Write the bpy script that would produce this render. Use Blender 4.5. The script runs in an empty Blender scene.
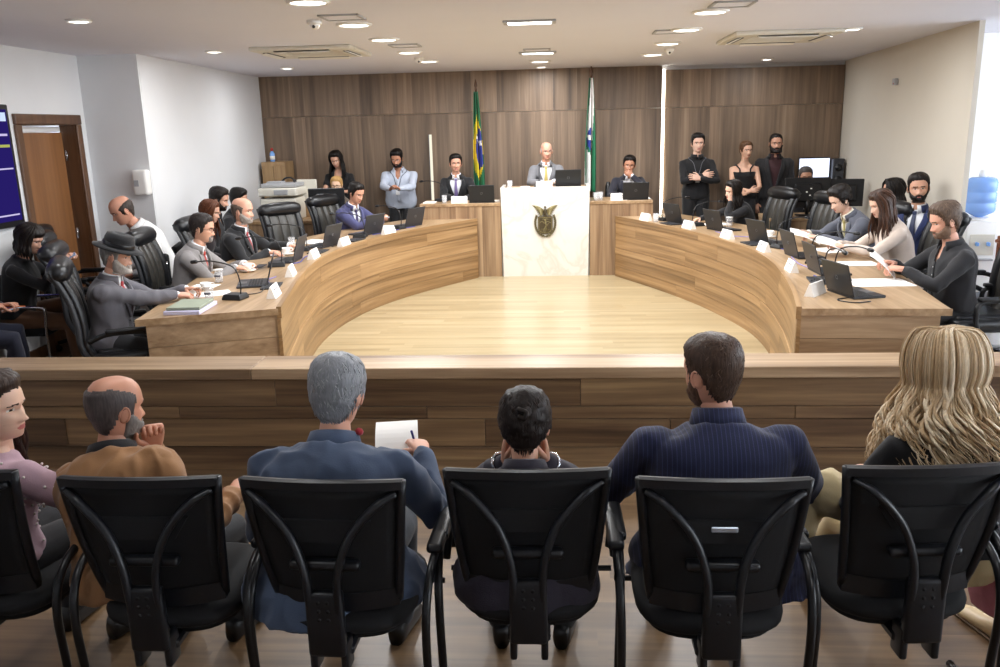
import bpy, bmesh, math, random
import numpy as np
from mathutils import Vector, Matrix, noise

# ---------------------------------------------------------------- camera, world, light, exposure
scn = bpy.context.scene
col = scn.collection
PI = math.pi
R_ = math.radians


def hexc(h, a=1.0):
    h = h.lstrip('#')
    c = [int(h[i:i + 2], 16) / 255 for i in (0, 2, 4)]
    return tuple((x / 12.92 if x <= .04045 else ((x + .055) / 1.055) ** 2.4) for x in c) + (a,)


cam = bpy.data.objects.new('camera', bpy.data.cameras.new('camera'))
col.objects.link(cam)
cam.data.sensor_width = 36.0
cam.data.lens = 30.24
cam.data.clip_start = 0.05
_p, _y, _r = R_(13.8), R_(4.1), R_(1.4)
_fw = Vector((-math.sin(_y) * math.cos(_p), math.cos(_y) * math.cos(_p), -math.sin(_p)))
_rt = Vector((math.cos(_y), math.sin(_y), 0))
_up = _rt.cross(_fw)
_R = _rt * math.cos(_r) - _up * math.sin(_r)
_U = _up * math.cos(_r) + _rt * math.sin(_r)
_m = Matrix((_R, _U, -_fw)).transposed().to_4x4()
_m.translation = (0, 0, 1.92)
cam.matrix_world = _m
scn.camera = cam

scn.view_settings.view_transform = 'Standard'
scn.view_settings.look = 'None'
scn.view_settings.gamma = 1.0
scn.view_settings.use_curve_mapping = False
scn.view_settings.exposure = 0.22
scn.cycles.max_bounces = 8
scn.cycles.diffuse_bounces = 5
scn.cycles.glossy_bounces = 3
scn.cycles.transmission_bounces = 6
scn.cycles.transparent_max_bounces = 8
scn.cycles.caustics_reflective = False
scn.cycles.caustics_refractive = False
scn.cycles.sample_clamp_indirect = 4.0

world = bpy.data.worlds.new('daylight')
scn.world = world
world.use_nodes = True
_bg = world.node_tree.nodes['Background']
_bg.inputs[0].default_value = (0.86, 0.93, 1.0, 1)
_bg.inputs[1].default_value = 8.0

CEIL = 2.69
BACK = 12.3
# ceiling luminaires: x, y, half length x, half length y, watts (the lamps are built with the ceiling)
LAMPS = []
for y in (1.6, 2.95, 4.15, 5.34, 6.53, 7.64, 8.96, 10.2):
    LAMPS.append((-1.5, y, 24 if y > 4.5 else 5))
for y in (1.4, 2.8, 4.0, 5.2, 6.47, 7.62, 8.87, 10.2):
    LAMPS.append((1.1, y, 24 if y > 4.5 else 5))
for y in (4.0, 6.7, 9.44, 10.73):
    LAMPS.append((-0.2, y, 24 if y > 4.5 else 5))
SPOTS = [(-3.22, 5.82), (-3.26, 8.23), (-3.3, 10.6), (2.6, 8.0), (2.69, 11.5), (2.6, 5.4), (-0.2, 11.7)]
AREA = []


def area_light(x, y, z, sx, sy, w, c=(.96, .98, 1.0)):
    l = bpy.data.lights.new('lamp_light', 'AREA')
    l.shape = 'RECTANGLE'
    l.size = sx
    l.size_y = sy
    l.energy = w
    l.color = c
    o = bpy.data.objects.new('lamp_light', l)
    o.location = (x, y, z)
    col.objects.link(o)
    return o


for (x, y, w) in LAMPS:
    area_light(x, y, CEIL - .026, .24, .24, w)
for (x, y) in SPOTS:
    area_light(x, y, CEIL - .02, .12, .12, 8)

# ---------------------------------------------------------------- materials
MATS = {}


def nodes(name):
    m = bpy.data.materials.new(name)
    m.use_nodes = True
    nt = m.node_tree
    return m, nt, nt.nodes['Principled BSDF']


def N(nt, kind, **kw):
    n = nt.nodes.new(kind)
    for k, v in kw.items():
        setattr(n, k, v)
    return n


def plain(name, c, rough=.5, metal=0.0, var=.06, scale=18, bump=0.0, bscale=120, coat=0, sheen=0, trans=0, emit=None, es=1, spec=None):
    if name in MATS:
        return MATS[name]
    m, nt, b = nodes(name)
    c = hexc(c) if isinstance(c, str) else tuple(c) + (1,) if len(c) == 3 else c
    b.inputs['Roughness'].default_value = rough
    b.inputs['Metallic'].default_value = metal
    if spec is not None:
        b.inputs['Specular IOR Level'].default_value = spec
    if coat:
        b.inputs['Coat Weight'].default_value = coat
    if sheen:
        b.inputs['Sheen Weight'].default_value = sheen
    if trans:
        b.inputs['Transmission Weight'].default_value = trans
    tc = N(nt, 'ShaderNodeTexCoord')
    if var:
        nz = N(nt, 'ShaderNodeTexNoise')
        nz.inputs['Scale'].default_value = scale
        nz.inputs['Detail'].default_value = 4
        nt.links.new(tc.outputs['Object'], nz.inputs['Vector'])
        rp = N(nt, 'ShaderNodeValToRGB')
        rp.color_ramp.elements[0].position = .3
        rp.color_ramp.elements[1].position = .7
        rp.color_ramp.elements[0].color = tuple(x * (1 - var) for x in c[:3]) + (1,)
        rp.color_ramp.elements[1].color = tuple(min(1, x * (1 + var)) for x in c[:3]) + (1,)
        nt.links.new(nz.outputs['Fac'], rp.inputs['Fac'])
        nt.links.new(rp.outputs['Color'], b.inputs['Base Color'])
    else:
        b.inputs['Base Color'].default_value = c
    if bump:
        n2 = N(nt, 'ShaderNodeTexNoise')
        n2.inputs['Scale'].default_value = bscale
        n2.inputs['Detail'].default_value = 3
        nt.links.new(tc.outputs['Object'], n2.inputs['Vector'])
        bp = N(nt, 'ShaderNodeBump')
        bp.inputs['Strength'].default_value = bump
        bp.inputs['Distance'].default_value = .004
        nt.links.new(n2.outputs['Fac'], bp.inputs['Height'])
        nt.links.new(bp.outputs['Normal'], b.inputs['Normal'])
    if emit is not None:
        b.inputs['Emission Color'].default_value = hexc(emit)
        b.inputs['Emission Strength'].default_value = es
    MATS[name] = m
    return m


def wood(name, cols, axis='X', coord='Object', rough=.42, grain=16, along=.55, tone=.22, coat=0.0, seed=0, bump=.05):
    """laminate: grain stretched along one axis, every board (mesh island) with a tone of its own"""
    m, nt, b = nodes(name)
    tc = N(nt, 'ShaderNodeTexCoord')
    geo = N(nt, 'ShaderNodeNewGeometry')
    mp = N(nt, 'ShaderNodeMapping')
    sc = [grain, grain, grain]
    sc['XYZ'.index(axis)] = along
    mp.inputs['Scale'].default_value = sc
    nt.links.new(tc.outputs[coord], mp.inputs['Vector'])
    mul = N(nt, 'ShaderNodeMath', operation='MULTIPLY')
    mul.inputs[1].default_value = 57.0
    nt.links.new(geo.outputs['Random Per Island'], mul.inputs[0])
    add = N(nt, 'ShaderNodeVectorMath', operation='ADD')
    nt.links.new(mp.outputs[0], add.inputs[0])
    nt.links.new(mul.outputs[0], add.inputs[1])
    n1 = N(nt, 'ShaderNodeTexNoise')
    n1.inputs['Scale'].default_value = .55
    n1.inputs['Detail'].default_value = 5
    n1.inputs['Roughness'].default_value = .62
    n1.inputs['Distortion'].default_value = .7
    nt.links.new(add.outputs[0], n1.inputs['Vector'])
    n2 = N(nt, 'ShaderNodeTexNoise')
    n2.inputs['Scale'].default_value = 3.2
    n2.inputs['Detail'].default_value = 3
    nt.links.new(add.outputs[0], n2.inputs['Vector'])
    mx = N(nt, 'ShaderNodeMix')
    mx.inputs[0].default_value = .3
    nt.links.new(n1.outputs['Fac'], mx.inputs[2])
    nt.links.new(n2.outputs['Fac'], mx.inputs[3])
    rp = N(nt, 'ShaderNodeValToRGB')
    el = rp.color_ramp.elements
    k = len(cols)
    while len(el) < k:
        el.new(.5)
    for i, c in enumerate(cols):
        el[i].position = .30 + .40 * i / (k - 1)
        el[i].color = hexc(c)
    nt.links.new(mx.outputs[0], rp.inputs['Fac'])
    hs = N(nt, 'ShaderNodeHueSaturation')
    mr = N(nt, 'ShaderNodeMapRange')
    mr.inputs['To Min'].default_value = 1 - tone
    mr.inputs['To Max'].default_value = 1 + tone
    nt.links.new(geo.outputs['Random Per Island'], mr.inputs['Value'])
    nt.links.new(mr.outputs[0], hs.inputs['Value'])
    nt.links.new(rp.outputs['Color'], hs.inputs['Color'])
    nt.links.new(hs.outputs['Color'], b.inputs['Base Color'])
    b.inputs['Roughness'].default_value = rough
    b.inputs['Coat Weight'].default_value = coat
    b.inputs['Coat Roughness'].default_value = .12
    bp = N(nt, 'ShaderNodeBump')
    bp.inputs['Strength'].default_value = bump
    bp.inputs['Distance'].default_value = .002
    nt.links.new(n2.outputs['Fac'], bp.inputs['Height'])
    nt.links.new(bp.outputs['Normal'], b.inputs['Normal'])
    MATS[name] = m
    return m


def fabric(name, c, rough=.85, stripe=None, weave=260, var=.10, sheen=.15):
    if name in MATS:
        return MATS[name]
    m = plain(name, c, rough=rough, var=var, scale=9, bump=.25, bscale=weave, sheen=sheen)
    if stripe:
        nt = m.node_tree
        b = nt.nodes['Principled BSDF']
        src = b.inputs['Base Color'].links[0].from_socket
        tc = N(nt, 'ShaderNodeTexCoord')
        sp = N(nt, 'ShaderNodeSeparateXYZ')
        nt.links.new(tc.outputs['Object'], sp.inputs[0])
        mu = N(nt, 'ShaderNodeMath', operation='MULTIPLY')
        mu.inputs[1].default_value = 1 / .0145
        nt.links.new(sp.outputs['X'], mu.inputs[0])
        fr = N(nt, 'ShaderNodeMath', operation='FRACT')
        nt.links.new(mu.outputs[0], fr.inputs[0])
        lt = N(nt, 'ShaderNodeMath', operation='LESS_THAN')
        lt.inputs[1].default_value = .16
        nt.links.new(fr.outputs[0], lt.inputs[0])
        mx = N(nt, 'ShaderNodeMix', data_type='RGBA')
        mx.inputs['B'].default_value = hexc(stripe)
        nt.links.new(src, mx.inputs['A'])
        nt.links.new(lt.outputs[0], mx.inputs['Factor'])
        nt.links.new(mx.outputs['Result'], b.inputs['Base Color'])
    return m


def skin(name, c):
    if name in MATS:
        return MATS[name]
    m = plain(name, c, rough=.48, var=.07, scale=14, bump=.06, bscale=300)
    b = m.node_tree.nodes['Principled BSDF']
    b.inputs['Subsurface Weight'].default_value = .08
    b.inputs['Subsurface Radius'].default_value = (.01, .004, .002)
    return m


def hairm(name, c):
    if 'hair_' + name in MATS:
        return MATS['hair_' + name]
    m = plain('hair_' + name, c, rough=.46, var=.38 if c[0] in '0123456' else .18, scale=1, bump=.6, bscale=1, spec=.28)
    nt = m.node_tree
    mp = N(nt, 'ShaderNodeMapping')
    mp.inputs['Scale'].default_value = (150, 150, 22)
    tc = [n for n in nt.nodes if n.type == 'TEX_COORD'][0]
    nt.links.new(tc.outputs['Object'], mp.inputs['Vector'])
    for n in nt.nodes:
        if n.type == 'TEX_NOISE':
            nt.links.new(mp.outputs[0], n.inputs['Vector'])
    return m


def glass(name='clear_glass', c=(.95, .97, 1), alpha=.22):
    if name in MATS:
        return MATS[name]
    m, nt, b = nodes(name)
    b.inputs['Base Color'].default_value = tuple(c) + (1,)
    b.inputs['Roughness'].default_value = .04
    b.inputs['Alpha'].default_value = alpha
    b.inputs['Specular IOR Level'].default_value = .9
    MATS[name] = m
    return m


def lamp_mat(name, c, s):
    m = bpy.data.materials.new(name)
    m.use_nodes = True
    nt = m.node_tree
    nt.nodes.remove(nt.nodes['Principled BSDF'])
    e = N(nt, 'ShaderNodeEmission')
    e.inputs[0].default_value = hexc(c)
    e.inputs[1].default_value = s
    nt.links.new(e.outputs[0], nt.nodes['Material Output'].inputs[0])
    MATS[name] = m
    return m


WALNUT = ['3f3128', '66513f', '8a7159', 'a48b70']
DESKW = ['5c4228', '8a6a45', 'a98659', 'c2a377']
wood('wall_walnut', ['4f4136', '6d5b4b', '86705c', '9d8973'], axis='Z', grain=9, along=.35, rough=.5, tone=.16)
wood('desk_wood_h', ['5f4b38', '866d53', 'a2886b', 'b89f81'], axis='X', grain=12, along=.5, rough=.4, tone=.14)
wood('desk_wood_curve', ['5f472c', '866743', 'a5835b', 'bd9e74'], axis='X', coord='UV', grain=13, along=.35, rough=.38, tone=.09)
wood('parapet_wood', ['38291d', '604934', '83694c', 'a68964'], axis='X', grain=11, along=.4, rough=.42, tone=.13)
wood('desk_wood_v', ['5f4a38', '84694f', 'a08567', 'b79c7d'], axis='Z', grain=11, along=.45, rough=.42, tone=.14)
wood('worktop_wood', ['755d43', '977b5b', 'ae9272', 'c2a888'], axis='Y', grain=10, along=.6, rough=.35, tone=.05)
wood('arena_floor', ['8f7f60', 'a39271', 'b1a07e', 'bdad8c'], axis='X', grain=7, along=.3, rough=.3, tone=.05, coat=.15)
wood('aisle_floor', ['4a3824', '604a33', '775e43', '8b7152'], axis='X', grain=9, along=.4, rough=.38, tone=.10)
wood('door_wood', ['6b4526', '7d5330', '8a5d37', '946842'], axis='Z', grain=9, along=.5, rough=.4, tone=.02)
wood('door_frame_wood', ['3f2a1b', '553824', '63442d', '6f4f36'], axis='Z', grain=9, along=.5, rough=.4, tone=.02)
wood('cabinet_wood', ['70563c', '8d704f', 'a3855f', 'b19470'], axis='Z', grain=10, along=.5, rough=.45, tone=.06)
wood('cart_wood', ['6b3a20', '85492a', '985833', 'a3653f'], axis='X', grain=10, along=.5, rough=.35, tone=.04)
plain('wall_paint', 'e3e4e6', rough=.85, var=.012, scale=3)
plain('wall_paint_beige', 'cfc8bb', rough=.85, var=.012, scale=3)
plain('wall_paint_white', 'f6f6f6', rough=.8, var=.01, scale=3)
plain('ceiling_paint', 'e2e3ee', rough=.9, var=.008, scale=2)
plain('tile_grey', 'a9a7a4', rough=.25, var=.05, scale=1.3)
plain('white_plastic', 'eceae6', rough=.4, var=.015)
plain('cream_plastic', 'd8d4c8', rough=.45, var=.02)
plain('grey_plastic', 'a7a8ab', rough=.45, var=.03)
plain('black_plastic', '121316', rough=.42, var=.1, scale=30)
plain('satin_black', '0e0f12', rough=.3, var=.1, scale=30)
plain('dark_plastic', '2a2b2f', rough=.45, var=.06)
plain('laptop_grey', '3a3c42', rough=.38, metal=.3, var=.04)
plain('laptop_dark', '24262a', rough=.4, metal=.2, var=.04)
plain('keys', '15161a', rough=.5, var=.1)
plain('leather', '17181b', rough=.33, var=.16, scale=24, bump=.25, bscale=90)
plain('leather_sheen_panel', '383632', rough=.36, var=.14, scale=24, bump=.25, bscale=90)  # black leather lightened: its grey-olive sheen is put into the colour
plain('chrome', 'c9ccd2', rough=.16, metal=1.0, var=.02)
plain('steel_grey', '85888d', rough=.3, metal=.8, var=.03)
plain('paper', 'f2f0ec', rough=.8, var=.012)
plain('lilac_paper', 'cfcbe6', rough=.8, var=.02)
plain('folder_green', '8f9684', rough=.7, var=.04)
plain('ceramic', 'f4f2ee', rough=.2, var=.01)
plain('coffee', '2a150b', rough=.2, var=.05)
plain('blue_cable', '3a4aa6', rough=.45, var=.05)
plain('lilac_cable', '8f86c4', rough=.45, var=.05)
plain('water', (.35, .55, .95), rough=.1, var=.0)
plain('bottle_blue', '7fb0f2', rough=.12, var=.06, scale=5)
plain('red_plastic', 'b3201c', rough=.4)
plain('bronze', '5d5442', rough=.38, metal=.75, var=.22, scale=60)
plain('bronze_light', '8f8560', rough=.4, metal=.7, var=.2, scale=60)
glass()


def marble():
    m, nt, b = nodes('marble')
    tc = N(nt, 'ShaderNodeTexCoord')
    nz = N(nt, 'ShaderNodeTexNoise')
    nz.inputs['Scale'].default_value = 1.6
    nz.inputs['Detail'].default_value = 7
    nz.inputs['Distortion'].default_value = 1.4
    nt.links.new(tc.outputs['Object'], nz.inputs['Vector'])
    rp = N(nt, 'ShaderNodeValToRGB')
    e = rp.color_ramp.elements
    e[0].position, e[1].position = .44, .56
    e[0].color = e[1].color = hexc('e2e0da')
    x = e.new(.50)
    x.color = hexc('d6d2c8')
    nt.links.new(nz.outputs['Fac'], rp.inputs[0])
    nt.links.new(rp.outputs[0], b.inputs['Base Color'])
    b.inputs['Roughness'].default_value = .22
    MATS['marble'] = m


marble()


# ---------------------------------------------------------------- mesh builder
class MB:
    def __init__(s):
        s.v, s.f, s.m, s.sm, s.uv = [], [], [], [], {}

    def add(s, verts, faces, mat=0, M=None, smooth=True, uvs=None):
        o = len(s.v)
        for p in verts:
            p = Vector(p)
            s.v.append(tuple(M @ p) if M is not None else tuple(p))
        if uvs is not None:
            for i, u in enumerate(uvs):
                s.uv[o + i] = u
        for i, f in enumerate(faces):
            s.f.append(tuple(o + i_ for i_ in f))
            s.m.append(mat[i] if isinstance(mat, (list, tuple)) else mat)
            s.sm.append(smooth)
        return s

    def box(s, c, size, M=None, mat=0, bev=0.0, seg=1, uvfn=None):
        hx, hy, hz = size[0] / 2, size[1] / 2, size[2] / 2
        bm = bmesh.new()
        bmesh.ops.create_cube(bm, size=1)
        for v in bm.verts:
            v.co = Vector((v.co.x * hx * 2, v.co.y * hy * 2, v.co.z * hz * 2))
        if bev > 0:
            bmesh.ops.bevel(bm, geom=list(bm.edges), offset=min(bev, .49 * min(size)), segments=seg, affect='EDGES', profile=.6)
        bm.verts.index_update()
        T = Matrix.Translation(Vector(c))
        if M is not None:
            T = M @ T
        s.add([v.co.copy() for v in bm.verts], [[v.index for v in f.verts] for f in bm.faces], mat, T, smooth=(bev > 0 and seg > 1))
        bm.free()
        return s

    def loft(s, rings, mat=0, closed=True, cap0=True, cap1=True, M=None, smooth=True, uv=None):
        n = len(rings[0])
        V = [p for r in rings for p in r]
        F = []
        for i in range(len(rings) - 1):
            for j in range(n if closed else n - 1):
                a, b = i * n + j, i * n + (j + 1) % n
                F.append((a, b, b + n, a + n))
        if cap0:
            F.append(tuple(reversed(range(n))))
        if cap1:
            F.append(tuple((len(rings) - 1) * n + j for j in range(n)))
        return s.add(V, F, mat, M, smooth, uv)

    def tube(s, pts, r, n=8, mat=0, M=None, flat=1.0, up=None, cap=True, smooth=True):
        pts = [Vector(p) for p in pts]
        k = len(pts)
        rs = r if isinstance(r, (list, tuple)) else [r] * k
        T0 = (pts[1] - pts[0]).normalized()
        u = Vector(up) if up is not None else (Vector((0, 0, 1)) if abs(T0.z) < .9 else Vector((0, 1, 0)))
        rings = []
        for i, p in enumerate(pts):
            t = (pts[min(i + 1, k - 1)] - pts[max(i - 1, 0)])
            if t.length < 1e-9:
                t = T0
            t.normalize()
            x = u.cross(t)
            if x.length < 1e-6:
                x = Vector((1, 0, 0)).cross(t)
            x.normalize()
            y = t.cross(x)
            u = y if up is None else u
            rings.append([p + x * (math.cos(2 * PI * j / n) * rs[i]) + y * (math.sin(2 * PI * j / n) * rs[i] * flat) for j in range(n)])
        return s.loft(rings, mat, True, cap, cap, M, smooth)

    def limb(s, pts, rad, n=12, mat=0, M=None):
        """tapered tube with rounded ends"""
        pts = [Vector(p) for p in pts]
        a, b = pts[0], pts[-1]
        ta = (pts[0] - pts[1]).normalized()
        tb = (pts[-1] - pts[-2]).normalized()
        P = [a + ta * rad[0] * .92, a + ta * rad[0] * .6] + pts + [b + tb * rad[-1] * .6, b + tb * rad[-1] * .92]
        Rr = [rad[0] * .35, rad[0] * .8] + list(rad) + [rad[-1] * .8, rad[-1] * .35]
        return s.tube(P, Rr, n, mat, M)

    def lathe(s, prof, n=24, mat=0, M=None, smooth=True):
        rings = [[Vector((r * math.cos(2 * PI * j / n), r * math.sin(2 * PI * j / n), z)) for j in range(n)] for r, z in prof]
        return s.loft(rings, mat, True, True, True, M, smooth)

    def prism(s, poly, z0, z1, mat=0, M=None, smooth=False):
        return s.loft([[Vector((x, y, z0)) for x, y in poly], [Vector((x, y, z1)) for x, y in poly]], mat, True, True, True, M, smooth)

    def ball(s, c, r, n=12, mat=0, M=None):
        r = r if isinstance(r, (list, tuple)) else (r, r, r)
        k = max(6, n // 2 + 1)
        rings = []
        for i in range(k + 1):
            a = PI * (.02 + .96 * i / k)
            rings.append([Vector((c[0] + r[0] * math.sin(a) * math.cos(2 * PI * j / n), c[1] + r[1] * math.sin(a) * math.sin(2 * PI * j / n), c[2] - r[2] * math.cos(a))) for j in range(n)])
        return s.loft(rings, mat, True, True, True, M)

    def mesh(s, name, mats=()):
        me = bpy.data.meshes.new(name)
        me.from_pydata(s.v, [], s.f)
        for m in mats:
            me.materials.append(MATS[m] if isinstance(m, str) else m)
        if s.f:
            me.polygons.foreach_set('material_index', s.m)
            me.polygons.foreach_set('use_smooth', s.sm)
        if s.uv:
            uvl = me.uv_layers.new(name='UVMap')
            for l in me.loops:
                uvl.data[l.index].uv = s.uv.get(l.vertex_index, (0, 0))
        me.update()
        return me

    def build(s, name, mats, parent=None, loc=None, rotz=None, bevel=0, flip=True):
        mats = mats if isinstance(mats, (list, tuple)) else [mats]
        me = s.mesh(name, mats)
        if flip:
            bm = bmesh.new()
            bm.from_mesh(me)
            bmesh.ops.recalc_face_normals(bm, faces=bm.faces)
            bm.to_mesh(me)
            bm.free()
        o = bpy.data.objects.new(name, me)
        col.objects.link(o)
        if parent is not None:
            o.parent = parent
        if loc is not None:
            o.location = loc
        if rotz is not None:
            o.rotation_euler = (0, 0, rotz)
        if bevel:
            md = o.modifiers.new('bevel', 'BEVEL')
            md.width = bevel
            md.segments = 2
            md.limit_method = 'ANGLE'
        return o


def empty(name, label, cat, loc=(0, 0, 0), rotz=0.0, group=None):
    o = bpy.data.objects.new(name, None)
    col.objects.link(o)
    o.empty_display_size = .1
    o.location = loc
    o.rotation_euler = (0, 0, rotz)
    return tag(o, label, cat, group)


def tag(o, label=None, cat=None, group=None, kind=None):
    if label:
        o['label'] = label
    if cat:
        o['category'] = cat
    if group:
        o['group'] = group
    if kind:
        o['kind'] = kind
    return o


def copy_tree(o, parent=None):
    c = o.copy()
    col.objects.link(c)
    c.parent = parent
    for ch in list(o.children):
        copy_tree(ch, c)
    return c


def dup(proto, loc, rotz, label, group=None):
    c = copy_tree(proto)
    c.location = loc
    c.rotation_euler = (0, 0, rotz)
    c['label'] = label
    if group:
        c['group'] = group
    return c


def once(proto, used, loc, rotz, label, group=None):
    """first use moves the prototype itself, later uses copy it"""
    if not used:
        used.append(1)
        proto.location = loc
        proto.rotation_euler = (0, 0, rotz)
        proto['label'] = label
        if group:
            proto['group'] = group
        return proto
    return dup(proto, loc, rotz, label, group)


def struct(o):
    o['kind'] = 'structure'
    return o


def RZ(a):
    return Matrix.Rotation(R_(a), 4, 'Z')


def RX(a):
    return Matrix.Rotation(R_(a), 4, 'X')


def RY(a):
    return Matrix.Rotation(R_(a), 4, 'Y')


def TR(*p):
    return Matrix.Translation(Vector(p[0] if len(p) == 1 else p))


def spline(P, n=16):
    P = [Vector(p) for p in P]
    Q = [P[0] * 2 - P[1]] + P + [P[-1] * 2 - P[-2]]
    out = []
    for i in range(1, len(Q) - 2):
        a, b, c, d = Q[i - 1:i + 3]
        for j in range(n):
            t = j / n
            out.append(.5 * (2 * b + (c - a) * t + (2 * a - 5 * b + 4 * c - d) * t * t + (3 * b - a - 3 * c + d) * t ** 3))
    out.append(P[-1])
    return out

# ---------------------------------------------------------------- room
rnd = random.Random(7)
LP = [(-1.87, 5.42), (-1.98, 6.0), (-2.11, 6.7), (-2.2, 7.5), (-2.16, 8.3), (-1.98, 9.1), (-1.62, 9.9), (-1.04, 10.86)]
RP = [(1.5, 5.27), (1.62, 5.85), (1.72, 6.5), (1.79, 7.3), (1.74, 8.0), (1.5, 9.0), (1.17, 9.9), (.74, 10.86)]


def curve2(P):
    c = [Vector((p[0], p[1])) for p in spline([(x, y, 0) for x, y in P], 10)]
    L = [0.0]
    for a, b in zip(c, c[1:]):
        L.append(L[-1] + (b - a).length)
    return c, L


CUR = {'L': curve2(LP), 'R': curve2(RP)}


def desk_at(side, t, off=0.0):
    """point and outward normal of the horseshoe at arc length t, off metres behind the inner edge"""
    c, L = CUR[side]
    t = max(0.0, min(L[-1] - 1e-6, t))
    i = max(j for j in range(len(L) - 1) if L[j] <= t)
    f = (t - L[i]) / (L[i + 1] - L[i])
    p = c[i].lerp(c[i + 1], f)
    a, b = c[max(i - 3, 0)], c[min(i + 4, len(c) - 1)]
    d = (b - a).normalized()
    n = Vector((-d.y, d.x)) if side == 'L' else Vector((d.y, -d.x))
    return p + n * off, n


def planks(name, x0, x1, y0, y1, w, ln, z, mat, xr=None):
    mb = MB()
    y = y0
    while y < y1 - 1e-6:
        ye = min(y + w, y1)
        a, b = (x0, x1) if xr is None else xr((y + ye) / 2)
        x = a
        first = rnd.uniform(.2, 1) * ln
        while x < b - 1e-6:
            xe = min(x + first, b)
            if b - xe < .15:
                xe = b
            mb.add([(x, y, z), (xe, y, z), (xe, ye, z), (x, ye, z)], [(0, 1, 2, 3)], 0, smooth=False)
            x = xe
            first = ln
        y = ye
    return struct(mb.build(name, [mat]))


planks('floor', -4.8, 7.6, -2.0, 12.4, .19, 1.5, 0.0, 'aisle_floor')


def arena_range(y):
    r = []
    for s in 'LR':
        c = CUR[s][0]
        q = min(c, key=lambda p: abs(p.y - y))
        r.append(q.x)
    return r[0] - .14, r[1] + .14


planks('arena_floor', -2, 2, 4.77, 10.93, .13, 1.9, .006, 'arena_floor', arena_range)
for nm, (x0, x1, y0, y1) in (('aisle_tile_floor', (2.6, 7.5, 4.9, 9.0)), ('side_tile_floor', (-4.3, -2.95, 5.0, 8.2))):
    mb = MB()
    nx, ny = round((x1 - x0) / .6), round((y1 - y0) / .6)
    for i in range(nx):
        for j in range(ny):
            a, b = x0 + (x1 - x0) * i / nx, y0 + (y1 - y0) * j / ny
            w, h = (x1 - x0) / nx - .004, (y1 - y0) / ny - .004
            mb.add([(a, b, .005), (a + w, b, .005), (a + w, b + h, .005), (a, b + h, .005)], [(0, 1, 2, 3)], smooth=False)
    struct(mb.build(nm, ['tile_grey']))

struct(MB().box((1.4, 5.2, CEIL + .1), (12.6, 14.6, .2)).build('ceiling', ['ceiling_paint']))
# back wall: painted wall behind, laminate boards in two rows in front of it
mb = MB().box((-.2, BACK + .12, CEIL / 2), (8.6, .12, CEIL))
struct(mb.build('wall_back', ['wall_paint_white']))


def boards(name, x0, x1, yf, zt):
    mb = MB()
    x = x0
    while x < x1 - 1e-6:
        w = rnd.choice((.14, .18, .22, .27, .33))
        xe = min(x + w, x1)
        if x1 - xe < .08:
            xe = x1
        for (a, b) in ((0.0, 2.125), (2.129, zt)):
            mb.box(((x + xe) / 2, yf + .03, (a + b) / 2), (xe - x - .0006, .05, b - a))
        x = xe
    return struct(mb.build(name, ['wall_walnut']))


boards('wall_panelling_back', -4.24, 1.452, 12.2, CEIL)
boards('wall_panelling_recess', 1.50, 3.93, 12.27, 2.635)
lamp_mat('led_glow', 'fff6e4', 7.0)
lamp_mat('led_soft', 'fbf3dd', .95)
for nm, x, z0, z1, m, lb in (('wall_light', 1.476, .2, 2.64, 'led_glow', 'tall bright vertical light slit between the two wood wall panels'),
                             ('wall_light', -1.80, .25, 1.84, 'led_soft', 'short soft vertical light slit in the wood wall beside the seated man in purple tie')):
    w = .045 if x > 0 else .036
    t = empty(nm, lb, 'light', (x, 12.21, z0))
    MB().box((0, .045, (z1 - z0) / 2), (w, .02, z1 - z0)).build('diffuser', [m], t)
    MB().box((-w / 2, .03, (z1 - z0) / 2), (.006, .05, z1 - z0)).build('channel', ['steel_grey'], t)
    if x < 0:
        t.location.y = 12.15

WX = -4.65
mb = MB()
mb.box((WX - .08, 2.6, CEIL / 2), (.16, 9.2, CEIL))
mb.box((WX - .08, 7.64, (2.07 + CEIL) / 2), (.16, .88, CEIL - 2.07))
mb.box((WX - .08, 8.24, CEIL / 2), (.16, .32, CEIL))
struct(mb.build('wall_left', ['wall_paint']))
struct(MB().prism([(WX - .1, 8.27), (-4.05, 8.27), (-4.06, 8.42), (WX - .1, 8.42)], 0, CEIL).build('wall_left_return', ['wall_paint']))
struct(MB().prism([(-4.05, 8.3), (-4.235, 12.4), (-4.5, 12.4), (-4.3, 8.3)], 0, CEIL).build('wall_left_rear', ['wall_paint']))
struct(MB().prism([(3.53, 7.68), (3.95, 12.4), (4.05, 12.4), (3.575, 7.68)], 0, CEIL).build('wall_right', ['wall_paint_beige']))
struct(MB().box((5.66, 8.90, CEIL / 2), (3.94, .14, CEIL)).build('wall_right_rear', ['wall_paint_white']))
struct(MB().box((1.4, -2.06, CEIL / 2), (12.6, .12, CEIL)).build('wall_front', ['wall_paint']))
struct(MB().box((WX + .012, 3.0, .05), (.022, 8.2, .1)).build('baseboard_left', ['door_frame_wood']))
# window wall on the right of the room: sills, posts and panes, daylight comes through it
mb = MB()
mb.box((7.6, 3.5, .4), (.15, 11.2, .8))
mb.box((7.6, 3.5, CEIL - .12), (.15, 11.2, .24))
for y in (-1.9, .8, 3.5, 6.2, 8.95):
    mb.box((7.6, y, CEIL / 2), (.15, .14, CEIL))
struct(mb.build('window_wall', ['wall_paint_white']))

struct(MB().box((-5.0, 7.64, 1.35), (.1, 1.6, 2.7)).box((-4.9, 7.64, 2.72), (.5, 1.6, .06)).build('door_light_block', ['wall_paint']))  # unseen box added to stop daylight leaking in round the door
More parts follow.
